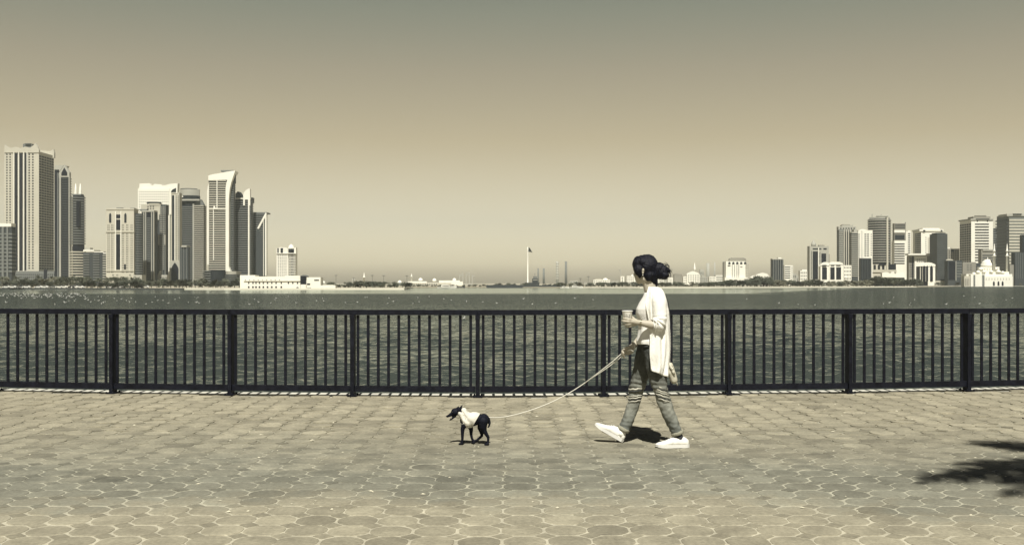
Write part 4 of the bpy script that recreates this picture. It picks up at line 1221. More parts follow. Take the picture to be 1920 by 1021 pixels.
b.poly('roof', WH, [(1721, 499), (1726, 496), (1735, 493), (1741, 491.6), (1747, 492.4), (1754, 495.6), (1754, 499)], dz=-.4, dep=16)
for x in (1725, 1729.5, 1735.4): b.box('pier', CR if x < 1730 else PA, x, x + 1.6, 498, 527.5, dz=.2, dep=2)
for x0, x1 in ((1730.8, 1735), (1737, 1740.4), (1744.2, 1749.2)): b.arch('arch', GD, x0, x1, 497.4, 527, dz=-.2, out=.3)
b = B('apartment_block', 'small tan block with an arched top window behind the dark glass tower', 'building', 1787, 1200)
b.box('wall', TN, 1776, 1799, 466, dep=18); b.grid(GM, 1778, 1798, 469, 488, 5, 6, .45, .5); b.poly('roof', WH, [(1777, 466), (1779, 463.4), (1783, 463.4), (1784, 466)], dz=1, dep=8)
b.arch('window', GM, 1783, 1788.6, 466.8, 472, out=.3, pointed=False)
b = B('office_block', 'low dark glass block with a pale frame left of the tan block by the mosque', 'building', 1790, 960)
b.box('wall', DK, 1777, 1804, 488, dep=18); b.box('glass_strip', GD, 1779, 1791, 490, 524, dz=-.3, dep=1); b.bands('balcony', GR, 1794, 1803, 492, 522, 6, .4, dep=1, out=.3, wrap=False)
b.box('pier', PA, 1792, 1793.2, 489, 526, dz=-.6, dep=1); b.poly('roof', CR, [(1777, 488.2), (1780, 485.4), (1786, 486), (1788, 488.2)], dz=2, dep=8)
b = B('apartment_tower', 'tall white tower with dark left side and dark horizontal windows above the mosque', 'apartment tower', 1835, 1150)
dp = b.side_dep(1821, 1799.5)
b.box('wall', WH, 1821, 1862, 412, dep=dp); b.sidegrid(GD, 1821, dp, 418, 492, 5, 17, .5, .55, right=False)
b.bands('window_band', GD, 1828, 1854, 419, 492, 14, .42, dep=1, out=.2, wrap=False)
b.box('crown', PA, 1820, 1862.5, 409.6, 412.2, dz=-1, dep=dp + 2); b.box('crown', TN, 1825, 1857, 405.8, 409.6, dz=3, dep=14); b.cyl('ring', TN, 1838, 404, 406, 6.5, dz=10)
b.grid(GM, 1823, 1861, 412.4, 416, 2, 1, .12, .8); b.box('window_band', GM, 1830, 1855, 409.9, 411.4, dz=-1.2, dep=.5)
b = B('office_block', 'plain tan block at the foot of the tall white tower', 'building', 1817, 1000)
b.box('wall', TN, 1805, 1830, 491, dep=18); b.grid(DK, 1812, 1823, 495, 508, 2, 4, .6, .3); b.box('wall', DK, 1829, 1842, 493, dz=4, dep=14)
b = B('office_block', 'small tan block with long windows behind the main dome of the mosque', 'building', 1852, 1060)
b.box('wall', TN, 1840, 1864, 468, dep=18); b.bands('window_band', DK, 1842, 1863, 477.5, 491, 3, .4, dep=1, out=.2, wrap=False); b.box('roof', PA, 1843, 1862, 467, 470, dz=-1, dep=16)
b = B('office_tower', 'broad banded tower at the right edge of the photo with a glassy left side', 'office tower', 1900, 1120)
dp = b.side_dep(1892, 1869)
b.box('wall', GR, 1892, 1960, 402.5, dep=dp); b.bands('balcony', CR, 1892, 1960, 411, 520, 19, .52, dep=3, out=.5, wrap=False)
b.box('wall', GM, 1890.6, 1892, 407, dz=3, dep=dp - 3)
q = MB()
for i in range(19):
    z1, z0 = b.Z(411 + i * 5.74, 2), b.Z(413.4 + i * 5.74, 2); q.box(b.X(1892) - 1.6, b.X(1892), 2, dp, z0, z1)
tag(q.build('balcony', GL, b.root), 'grey glassy bands on the left side')
b.box('crown', PA, 1888, 1940, 400.8, 405, dz=-1, dep=20); b.box('roof', GM, 1900, 1916, 400.3, 402, dz=-2, dep=6)
b = B('office_block', 'dark block cut by the right edge of the photo in front of the banded tower', 'building', 1915, 950)
b.box('wall', DK, 1903, 1960, 473, dep=18); b.box('wall', TN, 1893, 1903, 496, dz=2, dep=12); b.box('wall', GM, 1917, 1960, 440, dz=6, dep=12)
for k in range(5): b.box('pier', GR, 1905 + k * 4, 1905.6 + k * 4, 474, 522, dz=-.4, dep=1)
b = B('apartment_tower', 'dark sliver of a tower between the tall white tower and the banded edge tower', 'apartment tower', 1866, 1300)
b.box('wall', GM, 1862, 1872, 428, dep=16); b.bands('balcony', GR, 1862, 1872, 431, 500, 16, .4, dep=1, out=.3, wrap=False)

# the mosque on the seafront
d_ = 880
b = B('mosque', 'white seafront mosque with one large ribbed dome, small domes and two minarets', 'mosque', 1852, d_)
b.box('wall', WH, 1812, 1898, 513.5, 537, dz=2, dep=26); b.box('wall', WH, 1830, 1892, 509, 516, dz=5, dep=20); b.box('wall', WH, 1838, 1874, 500, 510, dz=8, dep=16)
b.box('wall', CR, 1808, 1823, 517, 537, dz=-1, dep=8); b.box('wall', WH, 1820, 1846, 514, 537, dz=-2, dep=10); b.box('wall', WH, 1846, 1899, 518, 537, dz=-3, dep=10)
b.cyl('drum', WH, 1852, 494.5, 501, 13.4 * d_ / F * .92, dz=14, n=24); b.dome('dome', WH, 1852, 496.5, 11.6, dz=14, h=.92)
for x, y, r in ((1839, 504, 4.5), (1865, 504, 4.5), (1834, 509.5, 3.8), (1872, 509, 4.2), (1826, 512.5, 3.2), (1880, 510.5, 3.6), (1815, 518, 3.2), (1845, 509, 3.4), (1859, 509, 3.4)):
    b.dome('dome', WH, x, y, r, dz=4 if y > 506 else 9, h=.7)
for x in (1864.3, 1888.3):
    b.cyl('minaret', WH, x, 480, 519, .95, dz=6, top=[(1.7, .05), (1.7, .6), (.8, .7), (.8, 4.5), (1.3, 4.6), (1.2, 5.2), (.7, 5.4), (.6, 8), (.06, 12)])
for x in (1863.6, 1872.2, 1880): b.arch('door', GD, x - 1.7, x + 1.7, 526.5, 535.2, dz=-3, out=.2)
for x in (1811, 1815, 1819.6): b.arch('arch', TN, x - 1.2, x + 1.2, 521, 535, dz=-1, out=.2)
b.box('buttress', GR, 1825.6, 1828.6, 515, 536, dz=-2.4, dep=1); b.box('buttress', GR, 1842, 1846.2, 515, 536, dz=-2.4, dep=1)
for k in range(9): b.arch('window', CR, 1848.5 + k * 5.4, 1850 + k * 5.4, 520.5, 524.5, dz=-3, out=.15)
for k in range(7): b.arch('window', CR, 1841 + k * 4.8, 1842.3 + k * 4.8, 502.5, 507, dz=8, out=.15)

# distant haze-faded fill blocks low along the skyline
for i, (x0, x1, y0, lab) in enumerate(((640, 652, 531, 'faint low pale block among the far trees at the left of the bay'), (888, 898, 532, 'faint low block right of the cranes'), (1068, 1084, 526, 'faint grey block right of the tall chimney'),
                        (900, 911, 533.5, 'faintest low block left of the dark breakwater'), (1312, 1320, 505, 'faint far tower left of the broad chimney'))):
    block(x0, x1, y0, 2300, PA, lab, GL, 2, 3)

# ================================================================== boats
def boat(px, py, L, label, s=1.0):
    d = shore_d(py)
    r = empty('boat', ((px - CX) * d / F, d, WATER_Z), label, 'boat')
    h = L * .09
    q = MB(); n = 12
    ring = []
    for lvl, (z, w) in enumerate(((-.2, .6), (h, 1.0))):
        for k in range(n):
            t = k / (n - 1); ring.append((-L / 2 + L * t, -w * L * .13 * math.sin(math.pi * min(1, .25 + .75 * t)) ** .6 if t < 1 else 0, z + (t ** 3) * h * .6))
        for k in range(n - 2, 0, -1):
            a = ring[lvl * (2 * n - 2) + k]; ring.append((a[0], -a[1], a[2]))
    m_ = 2 * n - 2
    q.add(ring, [tuple(range(m_ - 1, -1, -1)), tuple(range(m_, 2 * m_))] + [(i, (i + 1) % m_, m_ + (i + 1) % m_, m_ + i) for i in range(m_)])
    q.build('hull', W_['white'], r)
    q = MB(); q.hexa([(-L * .3, -L * .09, h), (L * .18, -L * .08, h), (L * .18, L * .08, h), (-L * .3, L * .09, h), (-L * .27, -L * .08, h * 2.3), (L * .05, -L * .07, h * 2.3), (L * .05, L * .07, h * 2.3), (-L * .27, L * .08, h * 2.3)])
    c = q.build('cabin', W_['white'], r)
    MB().box(-L * .25, L * .1, -L * .092, L * .092, h * 1.45, h * 1.9).build('window', G_['dark'], c)
    MB().lathe([(.08, h * 2), (.04, h * 5)], (-L * .1, 0), 6).build('mast', W_['pale'], r)
boat(838, 540.6, 12, 'white motor yacht by the dark jetty before the domed complex')
boat(1080, 539.8, 9, 'white motor boat at the shore right of the breakwater')
boat(1058.5, 539.9, 6, 'small white boat at the right end of the breakwater')

# ================================================================== cars parked along the left shore road
cw = [mat('car_paint_white', (0.78, 0.77, 0.70), 0.3), mat('car_paint_grey', (0.22, 0.22, 0.2), 0.3), mat('car_paint_dark', (0.04, 0.042, 0.045), 0.3)]
tyre = mat('tyre', (0.02, 0.02, 0.02), 0.9)
def car(m_):
    r = empty('parked_car', (0, 0, 0), 'car', 'car', 'cars parked along the left-hand shore')
    q = MB()
    prof = [(-2.2, .3), (-2.25, .75), (-2.0, .95), (-1.55, 1.0), (-1.05, 1.45), (.35, 1.47), (1.05, .98), (1.9, .88), (2.2, .65), (2.22, .3)]
    k = len(prof)
    q.add([(x, -.85, z) for x, z in prof] + [(x, .85, z) for x, z in prof], [tuple(range(k - 1, -1, -1)), tuple(range(k, 2 * k))] + [(i, (i + 1) % k, k + (i + 1) % k, k + i) for i in range(k)])
    body = q.build('body', m_, r)
    for sy in (-1, 1):
        q = MB(); pts = [(-1.4, 1.02), (-1.0, 1.38), (.3, 1.4), (.85, 1.02)]
        y0, y1 = sy * .852, sy * .87
        q.add([(x, y0, z) for x, z in pts] + [(x, y1, z) for x, z in pts], [(0, 1, 2, 3), (7, 6, 5, 4), (0, 4, 5, 1), (1, 5, 6, 2), (2, 6, 7, 3), (3, 7, 4, 0)])
        q.build('window', G_['dark'], r)
        for x in (-1.35, 1.35):
            w = MB().tube([(x, sy * .72, .32), (x, sy * .9, .32)], .32, 12).build('wheel', tyre, r)
    return r
cars = [car(m_) for m_ in cw]
for c in cars: kids(c)
used = [False] * 3
names = ['white car parked under the trees on the left-hand shore', 'grey car parked under the trees on the left-hand shore', 'dark car parked under the trees on the left-hand shore']
for px, t in ((12, 0), (24, 0), (41, 1), (50, 0), (73, 0), (84, 0), (100, 1), (112, 0), (121, 0), (134, 2), (142, 0), (152, 0), (205, 0), (217, 1), (226, 0), (239, 0), (262, 2), (273, 0)):
    d = 548 if px < 180 else 560
    loc = ((px - CX) * d / F, d, LAND_Z); rz = RND.choice((0, math.pi)) + RND.uniform(-.15, .15)
    if not used[t]:
        cars[t].location = loc; cars[t].rotation_euler = (0, 0, rz); cars[t]['label'] = names[t]; used[t] = True
    else: copy_tree(cars[t], loc, rz, 1, names[t])

# ================================================================== trees of the far shore
M['leaf'] = [mat('foliage_dark', (0.058, 0.066, 0.042), 0.8, 0.5, 0.5), mat('foliage_mid', (0.10, 0.108, 0.070), 0.8, 0.45, 0.5), mat('foliage_pale', (0.17, 0.165, 0.11), 0.8, 0.4, 0.5)]
def tree(m_, seed, wide=1.0, leaves=760):
    r = random.Random(seed)
    root = empty('tree', (0, 0, 0), 'tree', 'tree', 'trees')
    q = MB()
    q.tube([(0, 0, 0), (.1, 0, 1.2), (.0, .1, 2.4)], [.28, .22, .16], 8)
    cl = []
    for k in range(13):
        a = r.uniform(0, 6.28); rr_ = r.uniform(.4, 2.5) * wide
        c = Vector((rr_ * math.cos(a), rr_ * math.sin(a), r.uniform(1.5, 5.0) - rr_ * .25))
        cl.append((c, r.uniform(.8, 1.5)))
        q.tube([(0, 0, r.uniform(1.2, 2.2)), c * .55 + Vector((0, 0, .9)), c], [.13, .09, .04], 5)
    q.build('trunk', M['bark'], root)
    q = MB()
    for k in range(leaves):
        c, R_ = cl[r.randrange(len(cl))]
        v = Vector((r.gauss(0, 1), r.gauss(0, 1), r.gauss(0, 1))).normalized() * R_ * (r.random() ** .35)
        v.z *= .75; p = c + v
        u = Vector((r.gauss(0, 1), r.gauss(0, 1), r.gauss(0, 1))).normalized(); w = u.orthogonal().normalized()
        s = r.uniform(.18, .42)
        q.add([p - u * s, p + w * s * .6, p + u * s, p - w * s * .6], [(0, 1, 2, 3)])
    q.build('crown', m_, root)
    return root
M['frond_far'] = M['leaf'][1]
protos = [tree(M['leaf'][0], 1, 1.1), tree(M['leaf'][0], 2, .8), tree(M['leaf'][1], 3, 1.2), tree(M['leaf'][1], 4, .9), tree(M['leaf'][2], 5, 1.3), tree(M['leaf'][2], 6, .8)]
def farpalm(seed):
    r = random.Random(seed); keep = M['frond']; M['frond'] = M['frond_far']
    fr = [(r.uniform(0, 6.28), r.uniform(2.4, 3.1), r.uniform(-.1, 1.2)) for _ in range(22)]
    o = palm('palm_tree', (0, 0, 0), 5.2, fr, (r.uniform(-.4, .4), 0), 'palm', 'trees', leaflets=9, rtr=.25, seed=seed, lw=.16)
    M['frond'] = keep
    return o
pal = [farpalm(31), farpalm(32)]
for p in protos + pal: kids(p)
used_t = {}
TOPS = {p.name: sorted(v.co.z for v in [c for c in CH[p.name] if c.name.startswith('crown')][0].data.vertices)[-12] for p in protos + pal}
rt = random.Random(77)
def plant(px, ytop, d, proto, label, group, wide=1.0):
    h = (EYE - (ytop - HY) * d / F) - LAND_Z
    base = TOPS[proto.name]
    s = max(.25, h / base)
    loc = ((px - CX) * d / F, d, LAND_Z)
    sc_ = (s * wide, s * wide, s)
    if proto.name not in used_t:
        used_t[proto.name] = 1
        proto.location = loc; proto.rotation_euler = (0, 0, rt.uniform(0, 6.28)); proto.scale = sc_; proto['label'] = label; proto['group'] = group
    else:
        r = copy_tree(proto, loc, rt.uniform(0, 6.28), sc_, label); r['group'] = group
LT = 'bushy dark tree in the row below the towers on the left-hand shore'
for px in range(-6, 262, 7):
    if rt.random() < .55: plant(px + rt.uniform(-3, 3), rt.uniform(517, 527), rt.uniform(560, 600), protos[rt.choice((2, 3, 2, 4))], 'grey-green bushy tree in the row below the towers on the left-hand shore', 'trees on the left-hand shore', 1.2)
    else: plant(px + rt.uniform(-3, 3), rt.uniform(515, 523), rt.uniform(560, 590), pal[rt.randrange(2)], 'palm among the trees below the towers on the left-hand shore', 'palms on the left-hand shore')
for px in (30, 48, 66, 95, 150, 158, 172, 190, 204, 214, 222, 232, 252, 258):
    plant(px, rt.uniform(522, 530), 556, protos[rt.randrange(2)], LT, 'trees on the left-hand shore', 1.2)
for px in range(262, 450, 8):
    plant(px + rt.uniform(-3, 3), rt.uniform(520, 531), rt.uniform(560, 600), rt.choice((protos[2], protos[3], pal[0], protos[0])), 'grey tree below the white and banded towers', 'trees below the banded towers', 1.1)
for px in range(612, 772, 5):
    plant(px + rt.uniform(-3, 3), 529.5 + rt.uniform(-2.0, 5) - (2 if 660 < px < 710 else 0), rt.uniform(570, 640), protos[rt.choice((0, 1, 2, 3))], 'small dark tree on the low shore left of the domed complex', 'trees left of the domed complex', 1.6)
for px in range(775, 912, 7):
    plant(px + rt.uniform(-4, 4), rt.uniform(532, 535.5), rt.uniform(715, 760), protos[rt.choice((2, 3, 0))], 'tiny shrub-like tree in front of the domed complex', 'trees before the domed complex', 1.5)
for px in range(915, 1062, 6):
    plant(px + rt.uniform(-4, 4), rt.uniform(530, 534), rt.uniform(745, 775), protos[rt.choice((2, 3, 1))], 'tiny tree behind the dark breakwater', 'trees behind the breakwater', 1.5)
for px in range(1045, 1335, 5):
    plant(px + rt.uniform(-3, 3), rt.uniform(528, 533), rt.uniform(705, 770), protos[rt.choice((0, 1, 2, 3, 4))], 'small tree on the beach shore behind the woman', 'trees on the middle shore', 1.6)
for px in range(1330, 1450, 5):
    y = 528 - 9 * max(0, 1 - abs(px - 1430) / 26) - 3 * (px > 1360)
    plant(px + rt.uniform(-3, 3), y + rt.uniform(-1.5, 3), rt.uniform(745, 800), protos[rt.choice((0, 1, 2, 0))], 'dark tree in the belt below the white hotel', 'trees below the white hotel', 1.6)
plant(1436, 519.5, 795, protos[4], 'pale rounded tree just left of the dark slab tower', 'trees below the white hotel', 1.2)
for px in range(1448, 1642, 5):
    plant(px + rt.uniform(-3, 3), rt.uniform(523, 530), rt.uniform(765, 820), protos[rt.choice((0, 2, 3, 4, 5, 4))], 'mixed green tree in the belt between the slab tower and the curved tower', 'trees of the right-hand belt', 1.5)
for px in range(1638, 1724, 5):
    plant(px + rt.uniform(-3, 3), rt.uniform(518.5, 526), rt.uniform(800, 850), protos[rt.choice((0, 1, 2))], 'large dark tree below the curved dark tower', 'trees below the curved tower', 1.5)
for px in range(1728, 1930, 13):
    if not 1806 < px < 1898:
        plant(px + rt.uniform(-4, 4), rt.uniform(527, 533), rt.uniform(895, 915), rt.choice((protos[2], pal[1])), 'small tree on the seafront beside the mosque', 'trees by the mosque')

# ================================================================== air over the lagoon
hz = bpy.data.materials.new('haze'); hz.use_nodes = True
nt = hz.node_tree
for n_ in list(nt.nodes):
    if n_.type != 'OUTPUT_MATERIAL': nt.nodes.remove(n_)
vp = nt.nodes.new('ShaderNodeVolumePrincipled')
vp.inputs['Color'].default_value = (0.80, 0.85, 0.78, 1)
vp.inputs['Density'].default_value = 0.000095
vp.inputs['Anisotropy'].default_value = 0.0
nt.links.new(vp.outputs[0], [n_ for n_ in nt.nodes if n_.type == 'OUTPUT_MATERIAL'][0].inputs['Volume'])
hb = MB().box(-4300, 4300, -60, 5300, -5.0, 260).build('haze', hz)
tag(hb, kind='stuff'); tag(hb, 'thin pale haze over the lagoon that fades the far skyline')

# ================================================================== the woman
skin = mat('skin', (0.50, 0.455, 0.36), 0.55, 0.06, 20, 0.1, 300)
hair_m = mat('black_hair', (0.005, 0.006, 0.013), 0.5, 0.6, 60, 0.6, 260, stretch=(1, 1, .25), spec=.22)
knit = mat('white_knit', (0.98, 0.96, 0.88), 0.9, 0.04, 25, 0.5, 160, stretch=(1, 1, .35))
jersey = mat('white_jersey', (0.98, 0.96, 0.90), 0.85, 0.03, 20, 0.3, 90)
canvas = mat('white_canvas', (0.95, 0.93, 0.84), 0.8, 0.07, 40, 0.25, 300)
rubber = mat('white_rubber', (0.86, 0.85, 0.80), 0.5)
black_m = mat('black_cloth', (0.010, 0.010, 0.016), 0.8)
cord_m = mat('white_cord', (0.80, 0.77, 0.66), 0.8, 0.1, 90)
leather = mat('cream_leather', (0.60, 0.57, 0.45), 0.5, 0.12, 20, 0.2, 60)
gold = mat('pale_metal', (0.75, 0.70, 0.55), 0.3, metal=0.9)

def denim():
    m = bpy.data.materials.new('ripped_denim'); m.use_nodes = True
    nt = m.node_tree; L = nt.links.new; N = nt.nodes.new
    b = nt.nodes['Principled BSDF']; b.inputs['Roughness'].default_value = 0.9; b.inputs['Specular IOR Level'].default_value = 0.2
    g = N('ShaderNodeNewGeometry'); sp = N('ShaderNodeSeparateXYZ'); L(g.outputs['Position'], sp.inputs[0])
    n = N('ShaderNodeTexNoise'); n.inputs['Scale'].default_value = 14; n.inputs['Detail'].default_value = 6; L(g.outputs['Position'], n.inputs['Vector'])
    fade = N('ShaderNodeValToRGB'); mr = N('ShaderNodeMapRange'); mr.inputs[1].default_value = 0.1; mr.inputs[2].default_value = 0.85
    L(sp.outputs[2], mr.inputs[0]); L(mr.outputs[0], fade.inputs[0])
    e = fade.color_ramp.elements; e[0].color = (0.108, 0.118, 0.108, 1); e[1].color = (0.037, 0.041, 0.039, 1)
    q = e.new(0.30); q.color = (0.175, 0.177, 0.150, 1); q = e.new(0.5); q.color = (0.150, 0.153, 0.132, 1); q = e.new(0.66); q.color = (0.075, 0.078, 0.068, 1)  # faded at the knees; upper thighs darkened to paint the cardigan's shadow
    mx = N('ShaderNodeMix'); mx.data_type = 'RGBA'; mx.blend_type = 'MULTIPLY'; mx.inputs[0].default_value = 1
    nr = N('ShaderNodeMapRange'); nr.inputs[1].default_value = .3; nr.inputs[2].default_value = .7; nr.inputs[3].default_value = .7; nr.inputs[4].default_value = 1.25
    L(n.outputs[0], nr.inputs[0]); L(fade.outputs[0], mx.inputs[6]); L(nr.outputs[0], mx.inputs[7])
    L(mx.outputs[2], b.inputs['Base Color'])
    f = N('ShaderNodeTexNoise'); f.inputs['Scale'].default_value = 45; f.inputs['Detail'].default_value = 3; L(g.outputs['Position'], f.inputs['Vector'])
    bp = N('ShaderNodeBump'); bp.inputs['Strength'].default_value = .5; bp.inputs['Distance'].default_value = .006; L(f.outputs[0], bp.inputs['Height']); L(bp.outputs[0], b.inputs['Normal'])
    return m
denim_m = denim()
thread = mat('frayed_cotton', (0.62, 0.60, 0.50), 0.9, 0.2, 120)
denim_dark = mat('denim_inside', (0.045, 0.048, 0.045), 0.9)

D0 = 8.12
DN, DF = 8.00, 8.24       # her near (left) and far (right) side
wo_ = P(1215, 834, D0); wo_.z = 0
person = empty('person', wo_, 'woman in white cardigan and ripped grey jeans walking a dog along the promenade', 'person')

# --- body: one continuous surface
q = MB()
# head, turned a little towards the water
q.ball(P(1209.5, 502, 8.13), (.084, .072, .092), 20, 14)                    # skull
q.ball(P(1200.5, 514, 8.15), (.052, .055, .072), 16, 12)                  # face
q.ball(P(1197.5, 525.5, 8.16), (.026, .028, .022), 12, 8)                 # chin
q.limb([P(1208, 522, 8.10), P(1199, 527, 8.15)], [.030, .024])            # near jaw
q.limb([P(1208, 520, 8.20), P(1199, 527, 8.17)], [.030, .024])
q.ball(P(1193.5, 504, 8.16), (.030, .042, .030), 12, 8)                   # brow
q.limb([P(1193.5, 506, 8.172), P(1189.9, 514.5, 8.18)], [.009, .0125])    # nose
q.ball(P(1191.5, 515.5, 8.178), (.012, .014, .008), 10, 6)
q.ball(P(1193.2, 519.6, 8.172), (.011, .020, .0065), 10, 6)               # lips
q.ball(P(1193.6, 522.3, 8.172), (.011, .018, .0065), 10, 6)
q.ball(P(1198.5, 514, 8.105), (.024, .018, .022), 10, 8)                  # cheek
q.ball(P(1205.6, 507.8, 8.052), (.013, .006, .026), 10, 8)                # ear
q.ball(P(1206.4, 505.6, 8.046), (.009, .006, .013), 8, 6)
q.ball(P(1205.2, 512.3, 8.048), (.006, .005, .009), 8, 6)
# neck and torso
q.limb([P(1214, 520, 8.13), P(1219.5, 543, 8.12)], [.050, .053])
q.ball(P(1222, 557, 8.12), (.070, .115, .052), 16, 10)
q.ball(P(1220, 575, 8.12), (.090, .130, .105), 16, 10)
q.ball(P(1220, 605, 8.12), (.078, .118, .120), 16, 10)
q.ball(P(1224, 645, 8.12), (.092, .130, .110), 16, 10)
# near (left) arm, bent to carry the cup
q.limb([P(1234, 558, 7.965), P(1238, 583, 7.94), P(1239, 607, 7.93)], [.036, .038, .040])
q.limb([P(1239, 607, 7.93), P(1222, 608.4, 7.92), P(1204, 605.3, 7.93), P(1198, 604.5, 7.935)], [.040, .036, .025, .0225])
def finger(pts, rs): q.limb(pts, rs, 10)
q.limb([P(1198, 604.5, 7.935), P(1190.5, 603.6, 7.925), P(1186, 602.6, 7.915)], [.0225, .0245, .021])     # back of the hand
q.limb([P(1191, 600.8, 7.93), P(1186, 599.4, 7.925)], [.019, .015])
q.limb([P(1191, 607, 7.935), P(1185, 607.2, 7.93)], [.018, .014])
finger([P(1187, 599.5, 7.915), P(1179, 598.3, 7.895), P(1172, 597.0, 7.90), P(1168.5, 596.2, 7.915)], [.0105, .0098, .0088, .0078])
finger([P(1186, 602.8, 7.912), P(1177.5, 602.8, 7.893), P(1170, 602.0, 7.905), P(1166.6, 600.8, 7.925)], [.011, .0100, .0090, .0078])
finger([P(1186, 606.3, 7.920), P(1178, 608.0, 7.900), P(1171.5, 607.6, 7.915), P(1168.0, 606.4, 7.935)], [.0105, .0096, .0086, .0075])
finger([P(1187, 609.5, 7.930), P(1180.5, 612.2, 7.915), P(1175.5, 612.4, 7.93), P(1172.4, 611.4, 7.945)], [.0095, .0086, .0078, .0070])
finger([P(1193, 601.5, 7.955), P(1187.5, 596.4, 7.985), P(1182.8, 592.6, 7.992), P(1179.2, 591.2, 7.985)], [.0135, .0118, .0105, .0088])  # thumb, round the far side
# far (right) arm hanging forward, holding the leash
q.limb([P(1231, 559, 8.28), P(1221, 598, 8.27), P(1212, 622, 8.23)], [.048, .040, .036])
q.limb([P(1212, 622, 8.23), P(1199, 636, 8.15), P(1188, 648, 8.095)], [.036, .031, .0225])
q.limb([P(1188, 648, 8.095), P(1181, 653, 8.090), P(1176, 655.5, 8.090)], [.0235, .027, .024])
q.limb([P(1184, 658, 8.095), P(1177.5, 661.5, 8.095)], [.020, .018])
for k, (dx, dy, dd) in enumerate(((0, 0, -.030), (-.2, 3.2, -.026), (.6, 6.2, -.018), (2.2, 9.0, -.008))):
    finger([P(1176 + dx, 653 + dy, 8.087 + dd * .3), P(1169.5 + dx, 654.6 + dy, 8.080 + dd), P(1166.4 + dx, 658.4 + dy, 8.075 + dd), P(1169.5 + dx, 661.5 + dy, 8.070 + dd * 1.2)], [.0112 - .0006 * k, .0102 - .0006 * k, .0094 - .0006 * k, .0082 - .0005 * k])
finger([P(1181, 650.5, 8.060), P(1175, 651.3, 8.040), P(1169.5, 654.5, 8.037)], [.0135, .0118, .0100])                  # thumb closing over the strap
# legs and feet inside the clothes
q.limb([P(1229, 655, DN + .02), P(1239, 731, DN), P(1253, 775, DN - .005), P(1270, 815, DN - .01), P(1274, 826, DN - .01)], [.070, .040, .036, .030, .034])
q.limb([P(1217, 655, DF - .03), P(1194, 726, DF - .01), P(1184, 765, DF), P(1168, 806, DF), P(1162, 818, DF)], [.070, .040, .036, .030, .034])
q.limb([P(1274, 829, DN - .01), P(1240, 833.5, DN - .01)], [.030, .020]); q.limb([P(1163, 818, DF), P(1132, 806, DF)], [.030, .020])
remesh(q, 'body', skin, person, wo_, 0.0048, 3, .5)

# --- hair
q = MB()
q.ball(P(1213, 499.5, 8.125), (.094, .090, .102), 20, 14); q.ball(P(1204, 492, 8.12), (.060, .078, .062), 16, 12)
q.ball(P(1196.5, 495, 8.13), (.048, .075, .066), 14, 10)
q.ball(P(1197.5, 505.5, 8.078), (.040, .034, .050), 12, 10)               # sweep over the temple and brow
q.ball(P(1192.8, 497.5, 8.14), (.024, .06, .048), 12, 10)
q.ball(P(1199.5, 513, 8.088), (.018, .016, .040), 12, 10)               # strands falling before the ear
q.ball(P(1216, 515, 8.115), (.060, .080, .060), 14, 10)
q.ball(P(1224, 524, 8.12), (.030, .055, .052), 12, 10)                   # nape
q.ball(P(1240.5, 509.5, 8.115), (.060, .056, .060), 16, 12)                # bun
q.ball(P(1236, 502, 8.11), (.046, .05, .042), 12, 10); q.ball(P(1245, 515.5, 8.10), (.042, .05, .036), 12, 10); q.ball(P(1230, 507, 8.12), (.05, .065, .07), 12, 10)
q.limb([P(1246, 506, 8.1), P(1252.5, 505, 8.1), P(1256, 508.5, 8.09)], [.025, .017, .008])
q.limb([P(1229, 527, 8.11), P(1230, 533, 8.11), P(1229.5, 538.5, 8.1)], [.02, .013, .006])
hair = remesh(q, 'hair', hair_m, person, wo_, 0.005, 2, .5,
              disp=lambda c, n: n * (.005 * noise.noise(c * 22) + .003 * noise.noise(Vector((c.x * 30, c.y * 30, c.z * 30 + 5 * math.sin(c.x * 40)))) + .003 * noise.noise(c * 75)))
rh = random.Random(3); q = MB()
for k in range(12, 44):      # flyaway strands over crown and bun
    if False:
        a = rh.uniform(-.2, 3.0); c0 = P(1213.5 - 20 * math.cos(a), 499 - 22.5 * math.sin(a), 8.12 + rh.uniform(-.05, .05)); dr = Vector((-math.cos(a), 0, math.sin(a)))
        tg = Vector((math.sin(a), 0, math.cos(a)))
    else:
        a = rh.uniform(-1.9, 1.9); c0 = P(1241 + 14.5 * math.cos(a), 508.5 - 14 * math.sin(a), 8.11 + rh.uniform(-.05, .05)); dr = Vector((math.cos(a), 0, math.sin(a))); tg = Vector((-math.sin(a), 0, math.cos(a))) * rh.choice((-1, 1))
    l = rh.uniform(.012, .034)
    q.tube([c0 - dr * .012, c0 + dr * l * .2 + tg * l * .5, c0 + dr * l * .3 + tg * l, c0 + dr * l * .22 + tg * l * 1.5 + Vector((0, rh.uniform(-.01, .01), 0))], [.0022, .0018, .0014, .0008], 4)
q.build('strands', hair_m, hair, origin=wo_)
eb = MB(); eb.limb([P(1191.5, 505, 8.13), P(1195, 503.6, 8.11), P(1198, 504.6, 8.095)], [.003, .0035, .002], 8); eb.build('eyebrow', hair_m, person, True, origin=wo_)
ey = MB(); ey.ball(P(1194.0, 508.2, 8.118), (.010, .010, .009), 12, 8); ey.build('eye', mat('eye', (.30, .29, .26), .2), person, True, origin=wo_)
ev = MB(); ev.limb([P(1192.2, 507.6, 8.112), P(1194.4, 506.7, 8.106), P(1197, 508, 8.104)], [.0018, .0024, .0015], 8); ev.build('eyelash', hair_m, person, True, origin=wo_)
MB().ball(P(1205.2, 515.3, 8.045), .0045, 10, 8).build('earring', mat('pearl', (.85, .84, .78), .2), person, True, origin=wo_)

